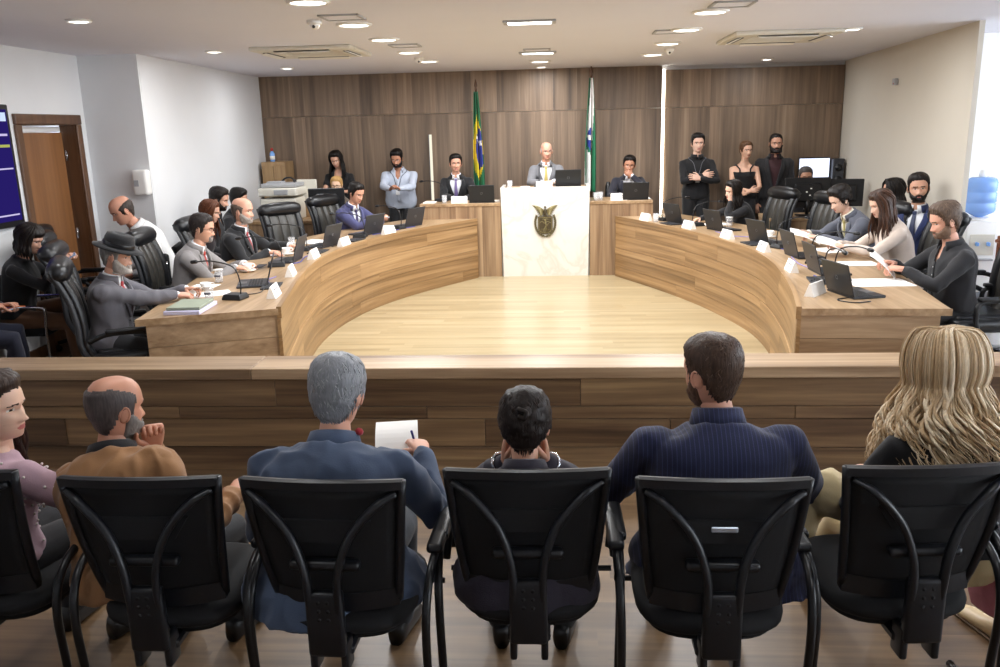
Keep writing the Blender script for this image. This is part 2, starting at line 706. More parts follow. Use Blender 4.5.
# door in the left wall
d = tag(empty('door_1', 'brown wooden door with black lever handle in the left wall', 'door', (WX, 7.64, 0)), kind='structure')
f = MB()
for y in (-.47, .47):
    f.box((.012, y, 1.02), (.03, .085, 2.04), bev=.006)
f.box((.014, 0, 2.086), (.034, 1.03, .09), bev=.006)
f.build('door_frame', ['door_frame_wood'], d)
j = MB()
for y in (-.435, .435):
    j.box((-.075, y, 1.02), (.15, .03, 2.04))
j.box((-.075, 0, 2.05), (.15, .9, .03))
j.build('door_jamb', ['door_frame_wood'], d)
MB().box((-.13, -.02, .985), (.04, .8, 1.97), bev=.004).build('door_panel', ['door_wood'], d)
MB().box((-.155, 0, 2.0), (.02, .88, .05)).build('painted_gap_light', ['wall_paint_white'], d)  # white strip stands in for the light showing above the door
h = MB()
h.box((-.105, -.33, 1.0), (.014, .045, .2), bev=.005)
h.tube([(-.1, -.33, 1.03), (-.055, -.33, 1.03), (-.05, -.31, 1.03), (-.05, -.2, 1.025)], .009, 8)
h.build('door_handle', ['black_plastic'], d)
h = MB()
for z in (.25, 1.0, 1.75):
    h.tube([(-.1, .4, z - .05), (-.1, .4, z + .05)], .009, 8)
h.build('hinge', ['chrome'], d)

# ---------------------------------------------------------------- ceiling fittings
lamp_mat('lamp_white', 'fffaf0', 6.0)
prot = None
n_l = 0
names = {(-1.5, 5.34): 'round ceiling light at the top picture edge in the left row', (-1.5, 6.53): 'second round ceiling light of the left row, by the camera dome',
         (-1.5, 7.64): 'third round ceiling light of the left row', (-1.5, 8.96): 'fourth round ceiling light of the left row', (-1.5, 10.2): 'farthest round ceiling light of the left row',
         (1.1, 5.2): 'ceiling light overhead, out of view, above the audience seats', (1.1, 6.47): 'nearest round ceiling light of the right row', (1.1, 7.62): 'second round ceiling light of the right row', (1.1, 8.87): 'third round ceiling light of the right row',
         (1.1, 10.2): 'farthest round ceiling light of the right row', (-.2, 6.7): 'long rectangular ceiling light in the middle of the ceiling',
         (-.2, 9.44): 'rectangular ceiling light right above the marble rostrum', (-.2, 10.73): 'small farthest light of the middle ceiling row'}


def round_light(r):
    t = empty('ceiling_light', 'x', 'ceiling light')
    MB().lathe([(r, 0), (r, -.006), (r * .9, -.016), (r * .82, -.016), (r * .8, -.004)], 28).build('trim_ring', ['white_plastic'], t)
    MB().lathe([(r * .8, -.010), (r * .5, -.0145), (.01, -.015)], 28).build('diffuser', ['lamp_white'], t)
    return t


def rect_light(a, b):
    t = empty('ceiling_light', 'x', 'ceiling light')
    MB().box((0, 0, -.008), (a, b, .016), bev=.004).build('frame', ['grey_plastic'], t)
    MB().box((0, 0, -.012), (a * .82, b * .8, .014), bev=.002).build('diffuser', ['lamp_white'], t)
    return t


rl, rs = round_light(.135), round_light(.085)
ul, us = [], []
for (x, y, w) in LAMPS:
    lb = names.get((x, y), 'ceiling light overhead, out of view, above the audience seats')
    if x == -.2 and y < 10 and y > 4.5:
        t = rect_light(.40, .17)
        t.location = (x, y, CEIL)
        t['label'] = lb
        t['group'] = 'ceiling lights'
    else:
        once(rl, ul, (x, y, CEIL), 0, lb, 'ceiling lights' if y > 5.2 else 'audience ceiling lights')
sl = ['small round spotlight near the top left corner', 'small round spotlight above the white wall edge at the left', 'small spotlight over the printer corner',
      'small round spotlight right of the right air conditioner', 'small spotlight above the recessed right wood panel', 'small spotlight over the right desk end', 'small spotlight above the chairman']
for (x, y), lb in zip(SPOTS, sl):
    once(rs, us, (x, y, CEIL), 0, lb, 'ceiling spotlights')

ac0 = empty('air_conditioner', 'x', 'air conditioner')
a = MB()
for (cx, cy, sx, sy) in ((0, -.38, .95, .19), (0, .38, .95, .19), (-.38, 0, .19, .57), (.38, 0, .19, .57)):
    a.box((cx, cy, -.018), (sx, sy, .036), bev=.01)
a.build('panel', ['cream_plastic'], ac0)
g = MB().box((0, 0, -.012), (.56, .56, .02))
for i in range(9):
    g.box((0, -.24 + .06 * i, -.026), (.54, .02, .008))
g.build('grille', ['cream_plastic'], ac0)
for k in range(4):
    MB().box((0, -.385, -.038), (.52, .055, .006), M=RZ(90 * k)).build('slot', ['dark_plastic'], ac0)
    MB().box((0, -.40, -.046), (.52, .05, .006), M=RZ(90 * k) @ TR(0, -.4, -.046) @ RX(18) @ TR(0, .4, .046)).build('louver', ['white_plastic'], ac0)
ua = []
once(ac0, ua, (-2.36, 8.45, CEIL), 0, 'square four-way ceiling air conditioner at the left', 'ceiling air conditioners')
once(ac0, ua, (2.05, 8.4, CEIL), 0, 'square four-way ceiling air conditioner at the right', 'ceiling air conditioners')
v0 = empty('ceiling_vent', 'x', 'vent')
mb = MB()
for k in range(4):
    mb.box((0, -.13, -.005), (.28, .02, .012), M=RZ(90 * k))
mb.build('frame', ['grey_plastic'], v0)
MB().box((0, 0, -.003), (.25, .25, .006)).build('cover', ['ceiling_paint'], v0)
uv_ = []
for x, y, lb in ((-1.48, 6.1, 'square flush vent beside the camera dome'), (-1.42, 8.25, 'square flush vent between lights of the left row'), (-.2, 9.15, 'square flush vent above the middle row rectangular light'),
                 (1.18, 6.1, 'square flush vent at the top edge of the right row'), (.98, 7.75, 'square flush vent in the right row')):
    once(v0, uv_, (x, y, CEIL), 0, lb, 'ceiling vents')
for x, y, lb in ((-1.72, 6.25, 'white dome camera on the ceiling left of the square vent'), (-1.52, 9.7, 'small white dome sensor by the far left ceiling lights'), (1.2, 9.5, 'small white dome sensor by the far right ceiling lights')):
    t = empty('dome_camera', lb, 'camera', (x, y, CEIL), group='ceiling domes')
    MB().lathe([(.055, 0), (.055, -.02), (.05, -.028), (.042, -.03)], 20).build('base', ['white_plastic'], t)
    MB().ball((0, 0, -.028), (.038, .038, .036), 14).build('dome', ['white_plastic'], t)
    MB().ball((0, -.03, -.045), (.012, .012, .012), 8).build('lens', ['black_plastic'], t)

# ---------------------------------------------------------------- wall things
tv = empty('television', 'wall screen at the left edge with dark blue picture and coloured lines', 'television', (WX + .05, 6.1, 1.70))
MB().box((0, 0, 0), (.06, 1.74, 1.0), bev=.008).build('casing', ['satin_black'], tv)
lamp_mat('screen_blue', '2a1f6e', .75)
lamp_mat('screen_lilac', 'c9bfe8', .9)
lamp_mat('screen_white', 'cfe0ff', .9)
lamp_mat('screen_green', 'b9bd62', .8)
s = MB().box((.031, 0, .005), (.004, 1.66, .91))
for (y, z, w, hh, m) in ((.66, .40, .3, .07, 2), (.55, .255, .50, .018, 1), (.6, .165, .42, .022, 3), (.5, -.02, .62, .012, 1), (.2, -.40, 1.2, .012, 1)):
    s.box((.034, y, z), (.003, w, hh), mat=m)
s.build('screen', ['screen_blue', 'screen_lilac', 'screen_white', 'screen_green'], tv)

t = empty('soap_dispenser', 'white wall dispenser on the grey wall above the balding man', 'dispenser', (-4.12, 8.27, 1.345))
MB().box((0, -.055, .125), (.15, .11, .25), bev=.03, seg=3).build('body', ['white_plastic'], t)
MB().box((-.03, -.112, .12), (.05, .006, .06), bev=.002).build('window', ['grey_plastic'], t)
t = empty('wall_sensor', 'small grey sensor box high on the beige right wall', 'sensor', (3.72, 9.86, 2.30), R_(-95))
MB().box((0, -.02, 0), (.09, .04, .07), bev=.006).build('box', ['grey_plastic'], t)
MB().box((.02, -.042, -.02), (.012, .006, .012)).build('light', ['red_plastic'], t)

# ---------------------------------------------------------------- parapet
p = empty('parapet', 'long low wood-panelled barrier between audience seats and the horseshoe', 'barrier', (0, 4.62, 0))
mb = MB()
for (x0, x1) in ((-4.63, -1.75), (-1.746, .9), (.904, 5.2)):
    mb.box(((x0 + x1) / 2, 0, .5875), (x1 - x0, .28, .065), bev=.004)
mb.build('cap', ['desk_wood_h'], p)
mb = MB()
for k, (a, b) in enumerate(((.0, .143), (.147, .313), (.317, .388), (.392, .553))):
    xs = [-4.63] + list([(-3.2, -.9, .55, 2.2, 3.6), (-2.9, -.42, .62, 2.4), (-2.2, -.75, 1.3, 3.1), (-1.62, .12, 1.95, 3.7)][k]) + [5.2]
    for x0, x1 in zip(xs, xs[1:]):
        mb.box(((x0 + x1) / 2, -.115, (a + b) / 2), (x1 - x0 - .003, .022, b - a), bev=.002)
mb.build('front_panel', ['parapet_wood'], p)
MB().box((.285, .0, .275), (9.8, .2, .55)).build('core', ['black_plastic'], p)
mb = MB()
for (x0, x1) in ((-4.63, -2.0), (-1.996, .4), (.404, 5.2)):
    mb.box(((x0 + x1) / 2, .112, .277), (x1 - x0, .02, .55))
mb.build('rear_panel', ['desk_wood_h'], p)

# ---------------------------------------------------------------- horseshoe desks
DTOP = .77
for side, lb in (('L', 'left half of the curved wood-plank horseshoe desk'), ('R', 'right half of the curved wood-plank horseshoe desk')):
    c, L = CUR[side]
    T = L[-1]
    e = empty('curved_desk', lb, 'desk', (c[0].x, c[0].y, 0), group='horseshoe desk halves')
    o = Vector((c[0].x, c[0].y, 0))
    outer_corner = Vector((-2.72, 5.1)) if side == 'L' else Vector((2.42, 5.22))

    def out(t, depth=.86):
        q, n = desk_at(side, t, depth)
        if t < .9:
            q = outer_corner.lerp(q, max(0, t / .9)) if t < .9 else q
        return q
    w = MB()
    rows, K = [], 44
    rings = []
    for i in range(K + 1):
        t = T * i / K
        a, _n = desk_at(side, t, .012)
        b = out(t)
        rings.append([Vector((a.x, a.y, DTOP)), Vector((b.x, b.y, DTOP)), Vector((b.x, b.y, DTOP - .045)), Vector((a.x, a.y, DTOP - .045))])
    w.loft([[p_ - o for p_ in r] for r in rings], 0, True, True, True, smooth=False)
    w.build('worktop', ['worktop_wood'], e)
    f = MB()
    for k, (z0, z1, th) in enumerate(((.0, .135, .0), (.138, .30, .0), (.303, .375, .006), (.378, .545, .0), (.548, .70, .0), (.703, .782, .008))):
        seg = [0.0]
        x = rnd.uniform(.9, 2.4)
        while x < T - .3:
            seg.append(x)
            x += rnd.uniform(1.9, 2.8)
        seg.append(T)
        for s0, s1 in zip(seg, seg[1:]):
            m_ = max(3, int((s1 - s0) / .1))
            rg, uvs = [], []
            for i in range(m_ + 1):
                t = s0 + (s1 - s0 - .002) * i / m_
                a, _n = desk_at(side, t, -th)
                b, _n = desk_at(side, t, .024)
                rg.append([Vector((a.x, a.y, z0)) - o, Vector((a.x, a.y, z1)) - o, Vector((b.x, b.y, z1)) - o, Vector((b.x, b.y, z0)) - o])
                uvs += [(t, z0 + k), (t, z1 + k), (t, z1 + k + .02), (t, z0 + k)]
            f.loft(rg, 0, True, True, True, smooth=False, uv=uvs)
    f.build('front_panel', ['desk_wood_curve'], e)
    a0, _n = desk_at(side, 0.0, .0)
    dirv = (outer_corner - a0)
    ang = math.atan2(dirv.y, dirv.x)
    ln = dirv.length - .06
    M = TR(Vector((a0.x, a0.y, 0)) - o) @ Matrix.Rotation(ang, 4, 'Z')
    g = MB()
    inw = -.03 if side == 'L' else .03
    for (z0, z1) in ((.0, .20), (.203, .40), (.403, .57), (.573, .722)):
        g.box((ln / 2, inw, (z0 + z1) / 2), (ln, .022, z1 - z0), M=M)
    g.build('end_panel', ['desk_wood_h'], e)
    g = MB()
    for t in (1.9, 3.8):
        a, n = desk_at(side, t, .1)
        b = a + n * .6
        mid = (a + b) / 2
        g.box((0, 0, .36), (.6, .03, .72), M=TR(Vector((mid.x, mid.y, 0)) - o) @ Matrix.Rotation(math.atan2(n.y, n.x), 4, 'Z'))
    g.build('support', ['desk_wood_v'], e)

# ---------------------------------------------------------------- rostrum, wings, dais
struct(MB().box((-.25, 11.66, .11), (3.9, 1.08, .22)).build('dais_floor', ['aisle_floor']))
struct(MB().box((-.16, 11.78, .29), (1.25, .84, .14)).build('dais_step', ['aisle_floor']))
r = empty('rostrum', 'tall white marble rostrum with a bronze crest at the head of the horseshoe', 'rostrum', (-.16, 10.92, 0))
ro = MB()
ro.loft([[Vector((-.55 - .02 * z, -.0, z)), Vector((.55 + .02 * z, 0, z)), Vector((.55 + .02 * z, .05, z)), Vector((-.55 - .02 * z, .05, z))] for z in (0, .6, 1.16)], smooth=False)
for sx in (-1, 1):
    ro.box((sx * .553, .33, .58), (.04, .56, 1.16))
ro.build('marble_body', ['marble'], r)
MB().box((0, .33, 1.125), (1.06, .55, .03), bev=.003).build('worktop', ['worktop_wood'], r)
for side, x0, x1, lb in (('L', -1.79, -.735, 'raised wooden side desk left of the marble rostrum'), ('R', .415, 1.215, 'raised wooden side desk right of the marble rostrum')):
    e = empty('wing_desk', lb, 'desk', ((x0 + x1) / 2, 10.92, 0), group='raised side desks')
    g = MB()
    x = x0
    while x < x1 - 1e-6:
        xe = min(x + rnd.choice((.13, .17, .21, .26)), x1)
        if x1 - xe < .06:
            xe = x1
        g.box(((x + xe) / 2 - (x0 + x1) / 2, .015, .465), (xe - x - .001, .03, .93))
        x = xe
    g.build('front_panel', ['desk_wood_v'], e)
    MB().box((0, .30, .95), (x1 - x0, .62, .04), bev=.004).build('worktop', ['worktop_wood'], e)
    ox = (x0 - (x0 + x1) / 2) + .015 if side == 'L' else (x1 - (x0 + x1) / 2) - .015
    MB().box((ox, .31, .465), (.03, .58, .93)).build('side_panel', ['desk_wood_v'], e)

# crest on the rostrum: eagle, shield with relief, wreath of leaves
cr = MB()
for sx in (-1, 1):
    for k in range(8):
        tip = Vector((sx * (.165 - .013 * k), -.012, .245 - .012 * k - .0012 * k * k))
        root = Vector((sx * (.018 + .002 * k), -.014, .185 - .009 * k))
        mid = (tip + root) / 2 + Vector((0, -.012, .012))
        cr.tube(spline([root, mid, tip], 5), [.006, .008, .0095, .010, .0105, .0105, .010, .0095, .008, .006, .003], 6, mat=1)
cr.ball((0, -.016, .165), (.022, .016, .042), 12, mat=0)
cr.ball((0, -.02, .222), (.013, .012, .015), 10, mat=0)
cr.tube([(0, -.028, .222), (.012, -.034, .218), (.016, -.034, .210)], [.006, .004, .001], 6)
for k in range(5):
    cr.tube([(-.016 + .008 * k, -.014, .135), (-.024 + .012 * k, -.014, .098)], [.006, .003], 6)
cr.build('crest_eagle', ['bronze', 'bronze_light'], r, loc=(0, -.004, .685))
sh = MB()
poly = [(-.088, .095), (.088, .095)] + [(.088 * math.cos(a) ** .6 if math.cos(a) > 0 else 0, -.03 - .085 * math.sin(a)) for a in [PI / 2 * i / 10 for i in range(11)]]
poly += [(-x, z) for x, z in reversed(poly[2:-1])]
M = Matrix(((1, 0, 0, 0), (0, 0, -1, 0), (0, 1, 0, 0), (0, 0, 0, 1)))
sh.prism([(x * 1.08, z * 1.08 - .002) for x, z in poly], -.004, .010, 0, M)
sh.prism(poly, .006, .014, 1, M)
sh.prism([(x * .9, z * .9) for x, z in poly], .012, .016, 0, M)
for k in range(9):   # sun rays over the hills
    a = R_(20 + 17.5 * k)
    sh.tube([(.02 * math.cos(a), -.018, .055 + .02 * math.sin(a)), (.045 * math.cos(a), -.018, .055 + .03 * math.sin(a))], .0025, 5, mat=1)
sh.ball((0, -.016, .055), (.016, .006, .014), 10, mat=1)
sh.tube(spline([(-.07, -.018, .02), (-.04, -.02, .04), (-.01, -.02, .015), (.03, -.02, .038), (.07, -.018, .018)], 5), .004, 5, mat=1)
sh.tube(spline([(.0, -.02, .02), (.012, -.022, -.01), (-.004, -.022, -.045)], 4), [.008] * 9, 6, mat=1)
sh.ball((.003, -.022, .03), (.009, .007, .011), 8, mat=1)
sh.tube([(.012, -.022, -.012), (.004, -.022, -.03), (.028, -.022, -.078)], [.006, .007, .004], 6, mat=1)
sh.tube([(-.002, -.022, -.04), (-.022, -.022, -.08)], [.007, .004], 6, mat=1)
sh.tube([(.004, -.024, .012), (.03, -.026, -.008), (.014, -.026, -.03)], [.005, .004, .003], 6, mat=1)
sh.tube(spline([(.045, -.02, .02), (.0, -.024, -.05), (-.04, -.022, -.06)], 4), .003, 5, mat=1)
for k in range(5):
    sh.tube([(-.06 + .002 * k, -.017, -.06 - .01 * k), (.055 - .006 * k, -.017, -.066 - .01 * k)], .0022, 5, mat=1)
sh.build('crest_shield', ['bronze', 'bronze_light'], r, loc=(0, -.004, .685))
wr = MB()
for sx in (-1, 1):
    path = spline([(sx * .11, -.01, .12), (sx * .128, -.01, .04), (sx * .118, -.01, -.05), (sx * .07, -.01, -.125), (sx * -.02, -.01, -.165)], 6)
    wr.tube(path, .0045, 6)
    for i in range(1, len(path) - 2, 1):
        t = (path[i + 1] - path[i - 1]).normalized()
        for side_ in (-1, 1):
            nrm = Vector((t.z, 0, -t.x)) * side_
            b = path[i]
            tip = b - t * .02 + nrm * .014 + Vector((0, -.008, 0))
            wr.tube([b, (b + tip) / 2 + Vector((0, -.006, 0)), tip], [.003, .0075, .002], 6, mat=(i + (side_ > 0)) % 2)
    for i in range(2, len(path) - 2, 4):
        wr.ball(path[i] + Vector((0, -.012, 0)), .005, 8, mat=1)
wr.build('crest_wreath', ['bronze', 'bronze_light'], r, loc=(0, -.004, .685))

# ---------------------------------------------------------------- seats
def make_office_chair():
    t = empty('office_chair', 'x', 'chair')
    b = MB()
    for k in range(5):
        a = 2 * PI * k / 5 + .3
        b.tube([(0, 0, .10), (.16 * math.cos(a), .16 * math.sin(a), .095), (.29 * math.cos(a), .29 * math.sin(a), .075)], [.028, .022, .016], 8)
    b.lathe([(.035, .07), (.035, .14), (.026, .16)], 14)
    b.build('base', ['black_plastic'], t)
    for k in range(5):
        a = 2 * PI * k / 5 + .3
        c = MB()
        for q in (-.014, .014):
            p0 = Vector((.29 * math.cos(a), .29 * math.sin(a), .028))
            n = Vector((-math.sin(a), math.cos(a), 0)) * q
            c.tube([p0 + n * .4, p0 + n * 1.4], .028, 12)
        c.build('caster', ['black_plastic'], t)
    MB().lathe([(.024, .14), (.024, .40), (.05, .405), (.11, .41), (.11, .425)], 14).build('gas_post', ['steel_grey'], t)
    s = MB()
    s.box((0, .02, .47), (.50, .50, .10), bev=.045, seg=4)
    s.box((0, .02, .50), (.36, .42, .08), bev=.035, seg=3)
    s.build('seat', ['leather'], t)
    prof = spline([(0, -.20, .47), (0, -.245, .59), (0, -.25, .73), (0, -.275, .88), (0, -.325, 1.01), (0, -.37, 1.10)], 6)

    def slab(mb, x0, x1, th, o0, o1, i0=0, i1=None, mat=0, r=.02):
        P = prof[i0:i1]
        rings = []
        for i, p in enumerate(P):
            d = (P[min(i + 1, len(P) - 1)] - P[max(i - 1, 0)]).normalized()
            nf = Vector((0, d.z, -d.y))
            f = 1 - .12 * (1 - min(1, i / 5))
            a, b_ = x0 * f, x1 * f
            ring = []
            for (x, o) in ((a + r, o0), (b_ - r, o0), (b_, o0 + r), (b_, o1 - r), (b_ - r, o1), (a + r, o1), (a, o1 - r), (a, o0 + r)):
                ring.append(p + nf * o + Vector((x, 0, 0)))
            rings.append(ring)
        mb.loft(rings, mat)
    k = MB()
    slab(k, -.25, .25, 0, -.045, .0)
    k.build('backrest', ['leather'], t)
    k = MB()
    for x0, x1 in ((-.168, -.052), (-.052, .052), (.052, .168)):
        slab(k, x0, x1, 0, -.005, .018, 1, 27, r=.005)
    k.build('back_panel', ['leather_sheen_panel'], t)
    for sx in (-1, 1):
        k = MB()
        if sx < 0:
            slab(k, -.25, -.168, 0, -.02, .034, 0, 28, r=.02)
        else:
            slab(k, .168, .25, 0, -.02, .034, 0, 28, r=.02)
        k.build('side_bolster', ['leather'], t)
        k = MB()
        k.tube([p + Vector((sx * .252 * (1 - .12 * (1 - min(1, i / 5))), -.02, 0)) for i, p in enumerate(prof)], .012, 8, flat=1.6)
        k.build('edge_rail', ['dark_plastic'], t)
    hd = MB()
    hd.limb([(-.205, -.345, 1.075), (-.1, -.34, 1.08), (.1, -.34, 1.08), (.205, -.345, 1.075)], [.072, .078, .078, .072], 16)
    hd.build('headrest', ['leather'], t)
    for sx in (-1, 1):
        a = MB()
        a.tube(spline([(sx * .26, .12, .46), (sx * .30, .16, .56), (sx * .30, .13, .655), (sx * .30, -.10, .665), (sx * .28, -.22, .62)], 6), .018, 8)
        a.box((sx * .30, .02, .68), (.055, .27, .03), bev=.013, seg=2)
        a.build('armrest', ['black_plastic'], t)
    return t


OC, ocu = make_office_chair(), []


def office_chair(x, y, yaw, label):
    return once(OC, ocu, (x, y, 0 if y < 11.2 or abs(x) > 2 else .2), R_(yaw), label, 'black leather office chairs')


plain('mesh_black', '0b0c10', rough=.75, var=.25, scale=300)
plain('frame_black', '15171c', rough=.36, var=.08, scale=30)
plain('tube_black', '101114', rough=.3, var=.05)
plain('seat_fabric', '0d0d10', rough=.85, var=.2, scale=200)
plain('badge_silver', 'b9c2cf', rough=.3, metal=.6, var=.03)


def make_mesh_chair():
    t = empty('mesh_chair', 'x', 'chair')
    W, Wb = .238, .190

    def bp(u, z):  # point on the back panel: u -1..1 across, z height
        f = (z - .53) / (.95 - .53)
        w = Wb + (W - Wb) * f ** .8
        return Vector((u * w, -.205 - .045 * (1 - u * u) * .8 - .03 * f + .05 * (1 - f) ** 2, z))
    m = MB()
    rows = []
    for i in range(13):
        z = .545 + .385 * i / 12
        rows.append([bp(-.95 + 1.9 * j / 12, z) for j in range(13)])
    m.loft(rows, 0, closed=False, cap0=False, cap1=False)
    o = m.build('back_mesh', ['mesh_black'], t)
    sd = o.modifiers.new('thickness', 'SOLIDIFY')
    sd.thickness = .006
    f = MB()
    top = [bp(-1 + 2 * j / 14, .942 + .008 * (1 - (-1 + 2 * j / 14) ** 2)) for j in range(15)]
    f.loft([[p + Vector((0, dy, dz)) for dy, dz in ((-.014, -.016), (.014, -.016), (.014, .009), (.0, .012), (-.014, .009))] for p in top], smooth=False)
    bot = [bp(-1 + 2 * j / 14, .545 - .012 * (1 - (-1 + 2 * j / 14) ** 2)) for j in range(15)]
    f.loft([[p + Vector((0, dy, dz)) for dy, dz in ((-.012, -.03), (.012, -.03), (.012, .03), (-.012, .03))] for p in bot], smooth=False)
    for sx in (-1, 1):
        f.tube([bp(sx * .985, .53 + .42 * j / 10) for j in range(11)], .014, 8)
    f.build('back_frame', ['frame_black'], t)
    for sx in (-1, 1):
        b = MB()
        b.tube(spline([bp(sx * .93, .915) + Vector((0, -.012, 0)), bp(sx * .70, .885) + Vector((0, -.03, 0)), bp(sx * .40, .80) + Vector((0, -.042, 0)), (sx * .052, -.30, .70), (sx * .042, -.30, .60), (sx * .042, -.28, .47)], 7),
               [.012] * 5 + [.015] * 30 + [.018], 10, flat=.8)
        b.build('brace', ['frame_black'], t)
    c = MB()
    c.box((0, -.292, .52), (.112, .034, .21), bev=.012, seg=2)
    for sx in (-1, 1):
        c.box((sx * .047, -.262, .405), (.022, .07, .10), bev=.008, seg=2)
    c.box((0, -.12, .405), (.13, .28, .035), bev=.01)
    c.build('column', ['frame_black'], t)
    h = MB()
    for i in range(2):
        for j in range(3):
            h.tube([(-.014 + .028 * i, -.307, .54 + .028 * j), (-.014 + .028 * i, -.311, .54 + .028 * j)], .006, 8)
    h.build('screw_hole', ['mesh_black'], t)
    MB().box((0, -.262, .695), (.21, .04, .03), bev=.014, seg=3).build('lumbar_bar', ['frame_black'], t)
    MB().prism([(-.10, -.07), (.10, -.07), (.145, 0), (-.145, 0)], -.006, .006, M=TR(0, -.262, .835) @ RX(90)).build('back_web', ['mesh_black'], t)
    s = MB()
    for (z0, z1, a_, b_) in ((.40, .44, .20, .21), (.43, .50, .228, .245)):
        rg = []
        for q in range(7):
            f = q / 6
            g_ = 1 - .16 * abs(2 * f - 1) ** 3
            ring = []
            for i in range(32):
                t_ = 2 * PI * i / 32
                c_, s2 = math.cos(t_), math.sin(t_)
                ring.append(Vector((a_ * g_ * math.copysign(abs(c_) ** .62, c_), .01 + b_ * g_ * math.copysign(abs(s2) ** .62, s2), z0 + (z1 - z0) * f - .012 * c_ * c_ * 0)))
            rg.append(ring)
        s.loft(rg)
    s.build('seat', ['seat_fabric'], t)
    for sx in (-1, 1):
        a = MB()
        a.tube(spline([(sx * .275, .20, .47), (sx * .285, .21, .57), (sx * .285, .14, .625), (sx * .285, -.06, .625), (sx * .282, -.17, .57), (sx * .278, -.21, .45), (sx * .275, -.20, .22), (sx * .27, -.24, .04), (sx * .27, -.20, .017), (sx * .27, -.05, .016), (sx * .27, .12, .016)], 6), .0135, 10)
        a.build('side_tube', ['tube_black'], t)
        a = MB()
        a.box((sx * .285, .05, .645), (.052, .24, .032), bev=.016, seg=3)
        a.build('arm_pad', ['frame_black'], t)
    x = MB()
    x.tube([(-.278, .13, .425), (.278, .13, .425)], .010, 10)
    x.build('cross_tube', ['tube_black'], t)
    return t


MC, mcu = make_mesh_chair(), []
for x, y, yaw, lb in ((-1.86, 2.50, -3, 'black mesh-back chair cut off at the left picture edge'),
                      (-1.235, 2.45, 1, 'black mesh-back chair of the man in the brown jacket'),
                      (-.675, 2.44, -2, 'black mesh-back chair of the grey-haired man in blue'),
                      (-.10, 2.52, 1, 'black mesh-back chair of the dark-haired person in the middle'),
                      (.46, 2.46, 0, 'black mesh-back chair with a silver badge behind the pinstripe suit'),
                      (1.04, 2.56, 4, 'black mesh-back chair of the blonde woman'),
                      (1.66, 2.62, 0, 'black mesh-back chair beyond the right picture edge with only its arm in view')):
    ch = once(MC, mcu, (x, y, 0), R_(yaw), lb, 'audience mesh chairs')
    if 'badge' in lb:
        b = MB()
        b.box((0, -.276, .812), (.075, .006, .017), bev=.003)
        b.build('badge', ['badge_silver'], ch)


def visitor_chair(x, y, yaw, label):
    t = empty('visitor_chair', label, 'chair', (x, y, 0), R_(yaw))
    MB().box((0, .0, .45), (.46, .44, .07), bev=.03, seg=3).build('seat', ['seat_fabric'], t)
    MB().box((0, -.235, .68), (.44, .05, .36), M=None, bev=.024, seg=3).build('backrest', ['seat_fabric'], t)
    for sx in (-1, 1):
        a = MB()
        a.tube(spline([(sx * .25, -.22, .80), (sx * .255, -.20, .66), (sx * .255, -.05, .655), (sx * .255, .2, .65), (sx * .255, .235, .60), (sx * .25, .22, .44), (sx * .25, .22, .02)], 5), .012, 8)
        a.build('arm_frame', ['chrome'], t)
        a = MB()
        a.tube([(sx * .25, -.18, .64), (sx * .25, -.22, .3), (sx * .25, -.25, .02)], .012, 8)
        a.build('leg', ['tube_black'], t)
    return t


# chairs along the horseshoe (yaw 0 looks towards the back wall, -90 to the right, 90 to the left)
def seat_yaw(side, t):
    p, n = desk_at(side, t)
    return math.degrees(math.atan2(-n.y, -n.x)) - 90


office_chair(-2.99, 5.46, -62, 'large black leather chair of the man in the hat')
office_chair(-3.52, 6.26, -70, 'empty black leather chair behind the man in the hat')
office_chair(-3.24, 7.02, -84, 'black leather chair of the man in the grey suit and glasses')
office_chair(-3.24, 8.0, -88, 'black leather chair of the man in black with the red tie')
office_chair(-2.86, 9.15, -128, 'empty black leather chair in front of the printer')
office_chair(-2.62, 10.26, -118, 'black leather chair of the man in the violet suit')
office_chair(-1.36, 11.95, 180, 'black leather chair of the man in the purple tie beside the green flag')
office_chair(-.14, 11.98, 180, 'black leather chair of the bald man at the rostrum')
office_chair(.93, 11.95, 180, 'black leather chair of the man covering his mouth beside the white flag')
office_chair(2.36, 10.18, 110, 'black leather chair behind the woman leaning on her hand')
office_chair(2.66, 9.40, 108, 'empty black leather chair between the leaning woman and the grey suit')
office_chair(2.90, 8.30, 98, 'black leather chair of the man reading in the grey suit')
office_chair(3.00, 7.45, 94, 'black leather chair of the woman in the cream jacket')
silver = [office_chair(3.04, 6.22, 94, 'black leather chair of the man in the black shirt, with silver edge')]
silver.append(office_chair(3.36, 6.74, 88, 'spare black leather chair with silver edge behind the black-shirt man'))
for c_ in silver:
    for k in c_.children:
        if k.name.startswith('edge_rail'):
            k.material_slots[0].link = 'OBJECT'
            k.material_slots[0].material = MATS['chrome']
office_chair(-4.42, 7.45, -80, 'black leather chair against the brown door')
office_chair(-4.05, 6.98, -70, 'black leather chair beside the woman with the phone')
visitor_chair(-4.22, 6.31, -82, 'black chair with chrome arms under the woman with the phone')
visitor_chair(-4.44, 5.60, -62, 'black chair at the left edge under the seated person in dark trousers')
visitor_chair(3.36, 8.74, 60, 'black chair of the woman in red by the beige wall')
visitor_chair(3.30, 8.12, 140, 'black chair of the bearded man in navy by the beige wall')
visitor_chair(-3.90, 7.46, 128, 'black chair under the balding man in the white shirt')
visitor_chair(-3.80, 9.06, -80, 'black chair of the bearded man behind the red tie')
visitor_chair(-3.90, 9.95, -85, 'black chair of the dark-haired person by the printer')
visitor_chair(-3.58, 8.22, -75, 'black chair of the auburn-haired person')
visitor_chair(-2.88, 11.30, 180, 'black chair behind the left computer screen')
visitor_chair(3.14, 11.32, 176, 'black chair behind the right computer screen')


# ---------------------------------------------------------------- things on the desks
lamp_mat('laptop_screen', 'c9d2de', .5)


